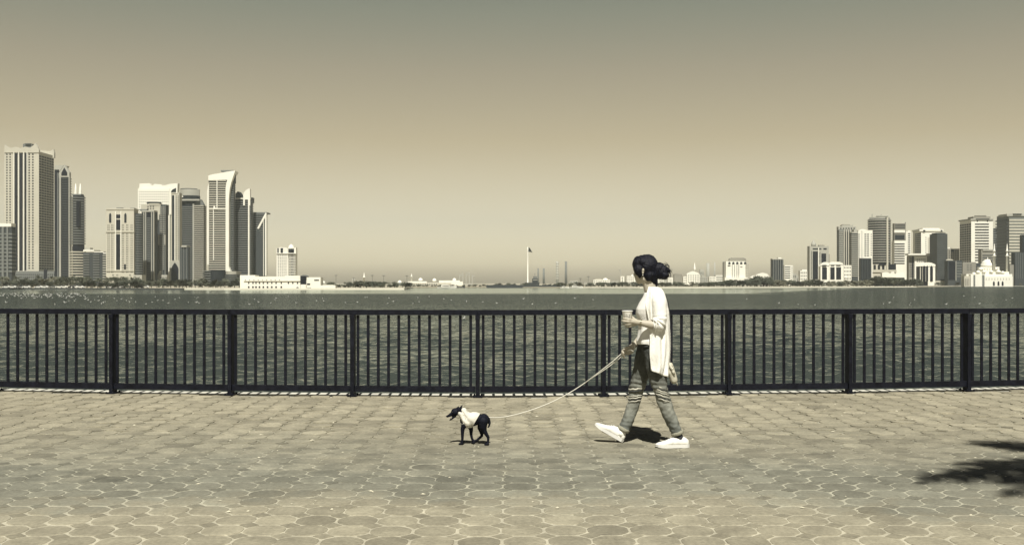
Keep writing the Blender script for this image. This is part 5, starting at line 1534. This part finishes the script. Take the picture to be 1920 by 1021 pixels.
# --- loft helper for garments: rows = (py, x front, x back, half depth, centre depth)
def loft(rows, n=40, steps=40, closed=True, fold=None, power=2.0):
    vs = []
    for s in range(steps + 1):
        t = s / steps * (len(rows) - 1); i = min(int(t), len(rows) - 2); f = t - i; f = f * f * (3 - 2 * f) * .5 + f * .5
        r = [a + (b_ - a) * f for a, b_ in zip(rows[i], rows[i + 1])]
        cx, rx = (r[1] + r[2]) / 2, (r[2] - r[1]) / 2
        for k in range(n):
            a = 2 * math.pi * k / n; ca, sa = math.cos(a), math.sin(a)
            e = 2 / power
            px = cx + rx * math.copysign(abs(ca) ** e, ca); dd = r[4] + r[3] * math.copysign(abs(sa) ** e, sa)
            v = P(px, r[0], dd)
            if fold:
                v += Vector((ca, sa * .8, 0)) * fold(a, s / steps, v)
            vs.append(v)
    fs = [(i * n + k, i * n + (k + 1) % n, (i + 1) * n + (k + 1) % n, (i + 1) * n + k) for i in range(steps) for k in range(n)]
    return vs, fs
# top: white blouse under the cardigan
rows = [(549, 1210, 1236, .085, 8.12), (557, 1206.5, 1241, .135, 8.12), (567, 1200, 1243, .150, 8.12), (579, 1193, 1244, .150, 8.12), (588, 1193, 1244, .145, 8.12), (600, 1197, 1244, .140, 8.12),
        (614, 1199.5, 1244, .140, 8.12), (628, 1197, 1245, .150, 8.12), (639, 1194.5, 1246, .160, 8.12), (645, 1196.5, 1246, .160, 8.12)]
vs, fs = loft(rows, fold=lambda a, t, v: .006 * math.sin(a * 9 + v.z * 11) * (t ** 1.5) + .006 * noise.noise(v * 14))
for i, v in enumerate(vs):      # hem dips to the side of the hip
    t = i // 40 / 40
    if t > .8:
        k = i % 40; v.z -= (t - .8) / .2 * .045 * max(0, -math.cos(2 * math.pi * k / 40) * -1 + .35) * .8
m_ = MB().add(vs, fs)
o = m_.build('blouse', jersey, person, True, origin=wo_)
so = o.modifiers.new('s', 'SOLIDIFY'); so.thickness = .004
# jeans
q = MB()
q.ball(P(1223, 650, 8.12), (.098, .150, .075), 18, 12)
q.ball(P(1231, 668, 8.08), (.080, .080, .085), 16, 10); q.ball(P(1230, 668, 8.18), (.085, .080, .085), 16, 10)
q.limb([P(1226, 652, 8.04), P(1230, 690, 8.01), P(1235, 714, DN), P(1238.5, 731, DN), P(1245, 752, DN), P(1253, 773, DN - .005), P(1262, 794, DN - .01), P(1269, 810, DN - .01)],
       [.090, .080, .068, .059, .055, .055, .050, .044], 20)
q.limb([P(1216, 652, 8.2), P(1206.5, 688, 8.22), P(1199, 708, DF - .01), P(1193.5, 727, DF), P(1189.5, 752, DF), P(1182.5, 773, DF), P(1175.5, 791, DF), P(1170, 802, DF)],
       [.098, .083, .070, .063, .051, .050, .048, .044], 20)
def wrinkle(c, n):
    z = c.z
    k = math.exp(-((z - .47) / .09) ** 2) + .6 * math.exp(-((z - .16) / .05) ** 2)
    return n * (.0032 * k * math.sin(z * 150 + c.x * 25 + 2 * noise.noise(c * 9)) + .009 * noise.noise(Vector((c.x * 15, c.y * 15, c.z * 9))) + .004 * noise.noise(c * 38))
remesh(q, 'jeans', denim_m, person, wo_, 0.006, 3, .5, disp=wrinkle)
# torn bands of threads round the knees, a dark slit above each
def rip(cx, py, d, r, tilt, a0, a1, w, mtl, name):
    m_ = MB(); pts = []
    c = P(cx, py, d)
    for k in range(13):
        a = a0 + (a1 - a0) * k / 12
        pts.append(c + Vector((r * math.cos(a), r * math.sin(a), -tilt * math.cos(a) * r + .003 * math.sin(k * 1.7))))
    m_.tube(pts, [w * (.35 + .65 * math.sin(math.pi * (k + .5) / 13)) for k in range(13)], 6, .4)
    return m_.build(name, mtl, person, True, origin=wo_)
A0, A1 = rad(-175), rad(-15)
for py, w, m2 in ((724.5, .0075, thread), (728, .005, denim_dark), (731.5, .006, thread), (735.5, .0045, thread), (741, .0065, thread), (744.5, .005, denim_dark), (748.5, .005, thread)):
    rip(1238.5 + (py - 731) * .32, py, DN, .0645 if py < 745 else .0625, .32, A0, A1, w, m2, 'rip')
for py, w, m2 in ((727, .0085, thread), (731, .009, denim_dark), (740, .0045, thread), (744, .0055, thread), (746.5, .004, denim_dark), (750, .0045, thread)):
    rip(1193.5 - (py - 727) * .17, py, DF, .0685 - .0004 * (py - 727), -.12, rad(-178), rad(-40) if py < 733 else A1, w, m2, 'rip')
for (x, y, l) in ((1201, 652.5, 1.5), (1206, 655, 1), (1203, 675, 5), (1205, 682, 4), (1206.5, 690, 4)):
    MB().limb([P(x, y, 8.01 + .14), P(x + 1.2, y + l, 8.145)], [.006, .004], 8).build('rip', thread, person, True, origin=wo_)
# turned-up cuffs
def torus_cuff(c, axis, r, w, name='cuff', mtl=None):
    m_ = MB(); n1, n2 = 26, 8; axis = axis.normalized(); u = axis.orthogonal().normalized(); v = axis.cross(u)
    vs = []
    for i in range(n1):
        a = 2 * math.pi * i / n1; dr = u * math.cos(a) + v * math.sin(a)
        for j in range(n2):
            b_ = 2 * math.pi * j / n2
            vs.append(c + dr * (r + .0055 * math.cos(b_)) + axis * (w * math.sin(b_) + .0015 * math.sin(a * 5)))
    fs = [(i * n2 + j, ((i + 1) % n1) * n2 + j, ((i + 1) % n1) * n2 + (j + 1) % n2, i * n2 + (j + 1) % n2) for i in range(n1) for j in range(n2)]
    return m_.add(vs, fs).build(name, mtl, person, True, origin=wo_)
cuffm = mat('denim_cuff', (0.34, 0.33, 0.25), 0.9, 0.25, 60, .4, 200)
torus_cuff(P(1269.8, 811, DN - .01), P(1271, 816, DN - .01) - P(1266, 802, DN - .01), .047, .014, mtl=cuffm)
torus_cuff(P(1169.3, 804, DF), P(1166, 810, DF) - P(1172, 799, DF), .046, .015, mtl=cuffm)

# shoes: built on the flat, then set on the ground or tipped on the heel
def shoe(loc, rot, name='shoe'):
    L_ = .268
    up = MB(); n, m2 = 22, 14; vs = []
    prof = [(0, .030, .060), (.03, .034, .082), (.08, .037, .092), (.12, .038, .084), (.155, .041, .066), (.19, .045, .052), (.225, .043, .043), (.25, .033, .036), (.266, .014, .028)]
    for i in range(n + 1):
        x = L_ * i / n
        for (a, b_) in zip(prof, prof[1:]):
            if a[0] <= x <= b_[0] + 1e-6: break
        f = min(1, (x - a[0]) / (b_[0] - a[0])); f = f * f * (3 - 2 * f) * .4 + f * .6
        w, h = a[1] + (b_[1] - a[1]) * f, a[2] + (b_[2] - a[2]) * f
        if i == 0: w *= .72
        for k in range(m2):
            t = math.pi * k / (m2 - 1)
            cc = math.cos(t); ss = max(0.0, math.sin(t))
            pw = .55 if x > .13 else .8
            vs.append(Vector((-x, w * math.copysign(abs(cc) ** .7, cc), .022 + (h - .022) * ss ** pw + .0015 * noise.noise(Vector((x * 60, t * 3, 0))))))
    fs = [(i * m2 + k, i * m2 + k + 1, (i + 1) * m2 + k + 1, (i + 1) * m2 + k) for i in range(n) for k in range(m2 - 1)]
    fs += [tuple(range(m2 - 1, -1, -1)), tuple(n * m2 + k for k in range(m2))]
    fs += [(i * m2, (i + 1) * m2, (i + 1) * m2 + m2 - 1, i * m2 + m2 - 1) for i in range(n)]
    R_ = rot
    up.add([R_ @ (v + Vector((.0, 0, 0))) + loc for v in vs], fs)
    sh = up.build(name, canvas, person, True, origin=wo_)
    so_ = MB(); out = []
    for i in range(16):
        x = L_ * 1.02 * i / 15 - .004; 
        for (a, b_) in zip(prof, prof[1:]):
            if a[0] <= max(0, min(x, .266)) <= b_[0] + 1e-6: break
        f = (max(0, min(x, .266)) - a[0]) / (b_[0] - a[0]); w = (a[1] + (b_[1] - a[1]) * f) + .0045
        if i == 0: w *= .6
        if i == 15: w = .010
        out.append((x, w))
    ring = [(-x, w) for x, w in out] + [(-x, -w) for x, w in reversed(out)]
    k = len(ring)
    vs = [R_ @ Vector((x, y, (.0 + .010 * max(0, (-x - .19) / .08) ** 2) if z == 0 else z)) + loc for z in (0, .026) for x, y in ring]
    so_.add(vs, [tuple(range(k - 1, -1, -1)), tuple(range(k, 2 * k))] + [(i, (i + 1) % k, k + (i + 1) % k, k + i) for i in range(k)])
    so_.build('sole', rubber, sh, False, origin=wo_)
    la = MB()
    for i in range(4):
        x = -.125 - i * .018; z = .083 - i * .0095
        la.tube([R_ @ Vector((x, -.026, z - .012)) + loc, R_ @ Vector((x - .004, 0, z + .004)) + loc, R_ @ Vector((x, .026, z - .012)) + loc], .0032, 6)
    la.build('lace', rubber, sh, True, origin=wo_)
    MB().lathe([(.031, .078), (.036, .088), (.034, .094), (.026, .090)], (0, 0), 18).build('x', canvas, sh) if False else None
    return sh
hl = P(1290.6, 838, DN - .01); hl.z = 0.002
shoe(hl, Matrix.Rotation(rad(3), 3, 'Z'))
hf = P(1166.5, 830, DF); hf.z = 0.003
shoe(hf, Matrix.Rotation(rad(-4), 3, 'Z') @ Matrix.Rotation(rad(30), 3, 'Y'))
# far ankle: white sock; near ankle: black band in place of shadow
MB().limb([P(1271.5, 817, DN - .01), P(1275, 826, DN - .01)], [.037, .036], 16).build('ankle_band', black_m, person, True, origin=wo_)
MB().limb([P(1166, 809, DF), P(1161, 816, DF)], [.037, .036], 16).build('ankle_band', canvas, person, True, origin=wo_)
# belt line
rows = [(644, 1197.5, 1246, .150, 8.12), (651, 1197, 1248, .153, 8.12)]
vs, fs = loft(rows, 40, 3); o = MB().add(vs, fs).build('waistband', denim_dark, person, True, origin=wo_); so = o.modifiers.new('s', 'SOLIDIFY'); so.thickness = .006

# cardigan: open at the front, long at the back
rows = [(537.5, 1234, 1217, 1213, .062), (541, 1238, 1215.5, 1211, .085), (548, 1242.5, 1213.5, 1209, .135), (556, 1246.5, 1212.5, 1206, .165), (566, 1250, 1212.5, 1204, .178), (580, 1252.5, 1214, 1202, .182), (598, 1254, 1217, 1202, .184),
        (617, 1255.5, 1219.5, 1202, .192), (640, 1256.5, 1220.5, 1202, .206), (662, 1256.5, 1221, 1202, .216), (682, 1254.5, 1222, 1202, .220), (694, 1252, 1223, 1202, .220)]
NR, NC = 56, 64; vs = []
for s in range(NR + 1):
    t = s / NR * (len(rows) - 1); i = min(int(t), len(rows) - 2); f = t - i
    r = [a + (b_ - a) * f for a, b_ in zip(rows[i], rows[i + 1])]
    cx, rx = (r[1] + r[3]) / 2, (r[1] - r[3]) / 2
    ae = math.acos(max(-1, min(1, (r[2] - cx) / rx)))
    v01 = s / NR
    for k in range(NC + 1):
        a = -ae + 2 * ae * k / NC
        fo = (.0105 * math.sin(a * 7 + 1.6 * math.sin(v01 * 5)) + .006 * math.sin(a * 15 + 2 + 2 * v01)) * v01 ** .7 + .012 * noise.noise(Vector((a * 2.5, v01 * 6, 2)))
        back = max(0.0, (math.cos(a) - math.cos(ae)) / (1 - math.cos(ae)))
        py = r[0] + (13.0 * back ** .7 * max(0, v01 - .72) / .28)
        ph = cx + (rx + fo * 228) * math.copysign(abs(math.cos(a)) ** (1 - .25 * v01), math.cos(a))
        vs.append(P(ph, py, 8.12 + (r[4] + fo) * math.copysign(abs(math.sin(a)) ** (1 - .55 * v01), math.sin(a))))
fs = [(i * (NC + 1) + k, i * (NC + 1) + k + 1, (i + 1) * (NC + 1) + k + 1, (i + 1) * (NC + 1) + k) for i in range(NR) for k in range(NC)]
cd = MB().add(vs, fs).build('cardigan', knit, person, True, origin=wo_)
so = cd.modifiers.new('s', 'SOLIDIFY'); so.thickness = .005; so.offset = 1
# front border of the cardigan, near side
for side in (0, NC):
    pts = [vs[s * (NC + 1) + side] + Vector((0, -.002 if side == 0 else .002, 0)) for s in range(0, NR + 1, 2)]
    MB().tube(pts, .0065, 8, .6).build('border', knit, cd, True, origin=wo_)
# sleeves, pushed up to the elbow in folds
def sleeve(pts, rs, push, name='sleeve', ruffle=.010):
    m_ = MB(); P2, R2 = [], []
    N_ = 46
    for s in range(N_ + 1):
        t = s / N_ * (len(pts) - 1); i = min(int(t), len(pts) - 2); f = t - i
        P2.append(pts[i].lerp(pts[i + 1], f))
        u = s / N_
        rr_ = rs[i] + (rs[i + 1] - rs[i]) * f
        rr_ += ruffle * math.sin(u * 58 + .8 * math.sin(u * 23)) * max(0, (u - push) / (1 - push)) ** .7
        R2.append(rr_)
    m_.tube(P2, R2, 24)
    for i, v in enumerate(m_.v):
        n_ = noise.noise(Vector(v) * 16); m_.v[i] = (v[0] + .006 * n_, v[1] - .005 * n_, v[2] + .005 * noise.noise(Vector(v) * 13 + Vector((3, 3, 3))))
    return m_.build(name, knit, cd, True, origin=wo_)
sleeve([P(1230.5, 550.5, 8.03), P(1235, 564, 7.958), P(1236.5, 586, 7.935), P(1237.5, 600, 7.925), P(1232.5, 608.5, 7.92), P(1224.5, 608.5, 7.92)], [.060, .064, .058, .058, .060, .048], .45)
sleeve([P(1231, 554, 8.25), P(1228, 570, 8.285), P(1222, 595, 8.28), P(1213, 620, 8.235), P(1206, 629, 8.19)], [.050, .062, .054, .048, .042], .6)
# bracelet
torus_cuff(P(1201, 605, 7.93), P(1204, 605.3, 7.93) - P(1198, 604.5, 7.935), .026, .004, 'bracelet', gold)
torus_cuff(P(1203, 605.2, 7.93), P(1204, 605.3, 7.93) - P(1198, 604.5, 7.935), .0275, .003, 'bracelet', gold)

# --- paper cup in her near hand
cc = P(1176.2, 592, 7.945)
zt, zb = cc.z + .045, cc.z - .052
cup = empty('paper_cup', (cc.x, cc.y, zb), 'white paper coffee cup held up in the near hand of the woman', 'cup')
MB().lathe([(.028, 0), (.030, .002), (.0405, .090), (.0415, .092)], (0, 0), 28).build('cup', mat('paper_white', (1.15, 1.12, 1.04), .6), cup, True)
MB().lathe([(.0435, .089), (.0445, .092), (.0440, .095), (.040, .0965)], (0, 0), 28).build('rim', rubber, cup, True)
q = MB(); rr2 = random.Random(8)
for (ang_, zz, s) in ((-1.9, .055, 1), (-1.35, .050, 1.1), (-1.0, .062, .7), (-2.3, .060, .8)):      # printed dark leaf-like marks
    for j in range(3):
        a = ang_ + j * .12; z_ = zz + (.010 if j == 1 else -.004); rc = .0302 + .0107 * z_ / .09 + .0005; h_ = .007 * s; w_ = .08 * s
        q.add([Vector((rc * math.cos(a - w_), rc * math.sin(a - w_), z_)), Vector((rc * math.cos(a), rc * math.sin(a), z_ - h_)), Vector((rc * math.cos(a + w_), rc * math.sin(a + w_), z_)), Vector((rc * math.cos(a), rc * math.sin(a), z_ + h_))], [(0, 1, 2, 3)])
q.build('print', mat('print_grey', (.14, .14, .12), .6), cup)

# --- handbag behind her hip
bagc = P(1259.5, 700, 8.02)
bag = empty('handbag', bagc, 'small cream shoulder bag hanging behind the woman below her cardigan', 'handbag')
q = MB()
q.limb([P(1256.5, 684, 8.03), P(1259, 698, 8.03), P(1263.5, 712, 8.03)], [.024, .033, .031], 14)
q.limb([P(1256.5, 686, 8.12), P(1259, 698, 8.12), P(1263.5, 712, 8.12)], [.024, .033, .031], 14)
q.limb([P(1258, 698, 8.03), P(1258, 698, 8.12)], [.033, .033], 14); q.limb([P(1263.5, 712, 8.03), P(1263.5, 712, 8.12)], [.030, .030], 14)
remesh(q, 'bag_body', leather, bag, bagc, .006, 3)
MB().limb([P(1257, 686, 8.00), P(1261.5, 694, 7.99), P(1264, 702, 7.995)], [.010, .012, .008], 10).build('flap', leather, bag, True, origin=bagc)
MB().tube([P(1260.5, 686, 7.992), P(1262.3, 690, 7.985), P(1260, 694, 7.985), P(1258.2, 690, 7.988), P(1260.5, 686, 7.992)], .0022, 6).build('ring', gold, bag, True, origin=bagc)
MB().tube([P(1268, 712, 8.02), P(1268.8, 717, 8.02), P(1270.5, 722, 8.02)], [.005, .0035, .006], 7).build('tassel', leather, bag, True, origin=bagc)
ch = []
for (x, y, d) in ((1256.5, 684, 8.02), (1256.8, 668, 8.04), (1257.6, 650, 8.07), (1257.2, 620, 8.09), (1255.6, 590, 8.10), (1252.4, 568, 8.08), (1247, 554, 8.04), (1239, 546.5, 8.0), (1231, 546, 8.0)):
    ch.append(P(x + .6, y, d))
q = MB()
for a, b_ in zip(ch, ch[1:]):
    n_ = max(2, int((b_ - a).length / .012))
    for k in range(n_):
        p0 = a.lerp(b_, k / n_); p1 = a.lerp(b_, (k + .85) / n_)
        q.tube([p0, p1], .0045 if k % 2 else .003, 5)
q.build('strap', black_m, bag, True, origin=bagc)

# ================================================================== the dog
DD = 8.13
do_ = P(890, 832, DD); do_.z = 0
dog = empty('dog', do_, 'small black dog in a white hooded sweater walking on a leash', 'dog')
dog_m = mat('black_fur', (0.006, 0.007, 0.014), 0.7, 0.4, 80, 0.12, 400, spec=.15)
def gz(px, py, d, z=None):
    p = P(px, py, d)
    if z is not None: p.z = z
    return p
q = MB()
q.ball(P(884, 786, DD), (.085, .048, .055), 16, 12)                       # deep chest
q.ball(P(876, 788, DD), (.060, .046, .062), 16, 12)
q.ball(P(897, 785.5, DD), (.070, .043, .046), 16, 12)                     # loin
q.ball(P(907, 786, DD), (.046, .045, .050), 16, 12)                       # rump
q.limb([P(873, 781, DD), P(866, 773, DD), P(860.5, 770.5, DD)], [.044, .036, .030], 14)   # neck
q.ball(P(854, 771.5, DD), (.037, .032, .032), 14, 10)                     # skull
q.limb([P(850.5, 773.5, DD), P(844, 777.5, DD), P(838.7, 780, DD)], [.021, .0135, .0095], 12)     # muzzle
q.limb([P(852.5, 779, DD), P(847.5, 784, DD), P(843.6, 787, DD)], [.014, .0085, .0055], 10)      # lower jaw, mouth open
for d_, x1, y1, x0, y0 in ((DD - .022, 867, 758.7, 860.5, 768.5), (DD + .024, 860.5, 761, 856, 767.5)):
    q.limb([P(x0, y0, d_), P((x0 + x1) / 2 + .3, (y0 + y1) / 2, d_), P(x1, y1, d_)], [.015, .011, .003], 10)
NEARF, FARF = DD - .03, DD + .03
# fore legs
q.limb([P(870, 797, NEARF), P(867.5, 803, NEARF), P(867, 812, NEARF), P(867, 822, NEARF), P(866, 829, NEARF)], [.024, .018, .014, .0115, .012], 12)
q.limb([gz(866, 831, NEARF, .012), gz(861.5, 831, NEARF, .010)], [.013, .0095], 10)
q.limb([P(880, 794, FARF), P(883.3, 804, FARF), P(883.2, 813, FARF), P(884.5, 820, FARF), P(887.5, 827, FARF)], [.028, .018, .0125, .0105, .011], 12)
q.limb([gz(888.5, 830, FARF, .012), gz(886, 830, FARF, .010)], [.013, .0095], 10)
# hind legs: stifle forward, hock back
q.limb([P(906, 789, NEARF), P(905.5, 799, NEARF), P(908.5, 808, NEARF), P(915.5, 819, NEARF), P(915.2, 826, NEARF), P(914.3, 832, NEARF)], [.042, .033, .020, .0118, .0105, .011], 12)
q.limb([gz(914, 834, NEARF - .02, .012), gz(909.8, 834, NEARF - .02, .010)], [.013, .0095], 10)
q.limb([P(904, 789, FARF), P(901.5, 801, FARF), P(903, 810, FARF), P(903.7, 816, FARF), P(898, 821.5, FARF), P(894, 825, FARF)], [.040, .029, .017, .0115, .0105, .010], 12)
q.limb([P(894, 825, FARF), P(890.3, 825.6, FARF)], [.0105, .009], 10)
q.limb([P(912, 780.5, DD), P(916.8, 784.5, DD), P(918.3, 792, DD), P(917, 798, DD), P(915.2, 800.5, DD)], [.014, .010, .0095, .0085, .006], 10)   # tail
remesh(q, 'body', dog_m, dog, do_, .0034, 3, .5)
sw = mat('dog_knit', (0.76, 0.73, 0.63), 0.9, 0.08, 40, 0.25, 120)
q = MB()
q.ball(P(877, 787.5, DD), (.066, .058, .066), 18, 12); q.ball(P(885.5, 785.8, DD), (.074, .058, .061), 18, 12); q.ball(P(892, 785, DD), (.070, .054, .056), 18, 12)
q.limb([P(873.5, 781, DD), P(868, 774, DD)], [.052, .043], 16)
q.ball(P(866.8, 772.5, DD), (.024, .040, .034), 14, 10)
def swfold(c, n):
    return n * (.0062 * math.sin((c.x * .8 + c.z * .6) * 120 + 2 * noise.noise(c * 20)) * (1 if c.x < P(880, 780, DD).x else .35) + .003 * noise.noise(c * 22))
so_ = remesh(q, 'sweater', sw, dog, do_, .004, 2, .5, disp=swfold)
# open the sweater at the rump along a slanting hem, and leave the belly bare
bmm = bmesh.new(); bmm.from_mesh(so_.data)
pa, pb = P(899.5, 774.5, DD) - do_, P(885, 800, DD) - do_
nrm = Vector((pb.z - pa.z, 0, -(pb.x - pa.x))); nrm = nrm if nrm.x > 0 else -nrm
bmesh.ops.bisect_plane(bmm, geom=bmm.verts[:] + bmm.edges[:] + bmm.faces[:], plane_co=pa, plane_no=nrm, clear_outer=True)
pc = P(878, 800.5, DD) - do_
bmesh.ops.bisect_plane(bmm, geom=bmm.verts[:] + bmm.edges[:] + bmm.faces[:], plane_co=pc, plane_no=Vector((0.0, 0, -1)), clear_outer=True)
bmm.to_mesh(so_.data); bmm.free()
MB().tube([P(899.8 - (k / 12) * 15.3, 774.2 + k / 12 * 26, DD - .052 * math.sin(math.pi * (.12 + .76 * k / 12))) for k in range(13)], .0035, 6).build('hem', sw, so_, True, origin=do_)
MB().tube([P(872, 780 + k * 1.9, DD - .050 - .004 * math.sin(k)) + Vector((-.004 * k * k / 8 + .012 * k / 8, 0, 0)) for k in range(9)], .0028, 6).build('seam', sw, so_, True, origin=do_)
MB().ball(P(837.6, 779.6, DD), (.0075, .0075, .006), 8, 6).build('nose', black_m, dog, True, origin=do_)
MB().ball(P(848.3, 771.8, DD - .023), .0048, 8, 6).build('eye', mat('dog_eye', (.02, .02, .02), .08), dog, True, origin=do_)
q = MB(); q.limb([P(852, 781, DD), P(847, 782.5, DD), P(844.2, 784.6, DD)], [.008, .006, .004], 8); q.build('tongue', mat('tongue', (.30, .27, .22), .4), dog, True, origin=do_)
MB().limb([P(868.5, 780, DD - .04), P(871, 790, DD - .052)], [.003, .003], 6).build('sweater_string', sw, dog, True, origin=do_) if False else None

# --- leash
lp = [(886, 773.8, DD + .03), (898, 777.5, DD + .055), (912, 781, DD + .05), (925, 782.2, DD + .03), (940, 781.6, DD), (957, 778.8, DD - .01), (980, 773, DD - .02), (1010, 763, DD), (1040, 750.5, DD + .03), (1075, 731.5, DD + .04), (1110, 708, DD + .03), (1140, 688, 8.10), (1160, 672.5, 8.075), (1169, 662, 8.065)]
# smooth curve through those points
def smooth_pts(pts, sub=6):
    out = []
    for i in range(len(pts) - 1):
        p0, p1, p2, p3 = pts[max(i - 1, 0)], pts[i], pts[i + 1], pts[min(i + 2, len(pts) - 1)]
        for k in range(sub):
            t = k / sub
            out.append(.5 * ((2 * p1) + (p2 - p0) * t + (2 * p0 - 5 * p1 + 4 * p2 - p3) * t * t + (3 * p1 - p0 - 3 * p2 + p3) * t ** 3))
    return out + [pts[-1]]
lo = P(1040, 750, DD)
leash = empty('leash', lo, 'long white leash running from the dog to the far hand of the woman', 'leash')
LP = smooth_pts([P(*a) for a in lp])
MB().tube(LP, [.0038] * len(LP), 7).build('cord', cord_m, leash, True, origin=lo)
LP2 = smooth_pts([P(1098, 716.5, DD + .03), P(1125, 695.5, 8.09), P(1150, 676, 8.065), P(1163, 664.5, 8.06), P(1172, 659, 8.06)])
MB().tube(LP2, [.0035] * len(LP2), 7).build('cord', cord_m, leash, True, origin=lo)
wr = smooth_pts([P(1176, 657, 8.060), P(1183, 655, 8.050), P(1187.5, 658, 8.060), P(1190, 650, 8.065), P(1190.5, 643, 8.087), P(1187, 640.5, 8.115), P(1184.5, 646, 8.125), P(1185, 657, 8.105)])
MB().tube(wr, [.0065] * len(wr), 7, .5).build('wrist_loop', cord_m, leash, True, origin=lo)
MB().tube([P(884.5, 774.0, DD + .02), P(887, 773.6, DD + .035)], .008, 8).build('clip', gold, leash, True, origin=lo)
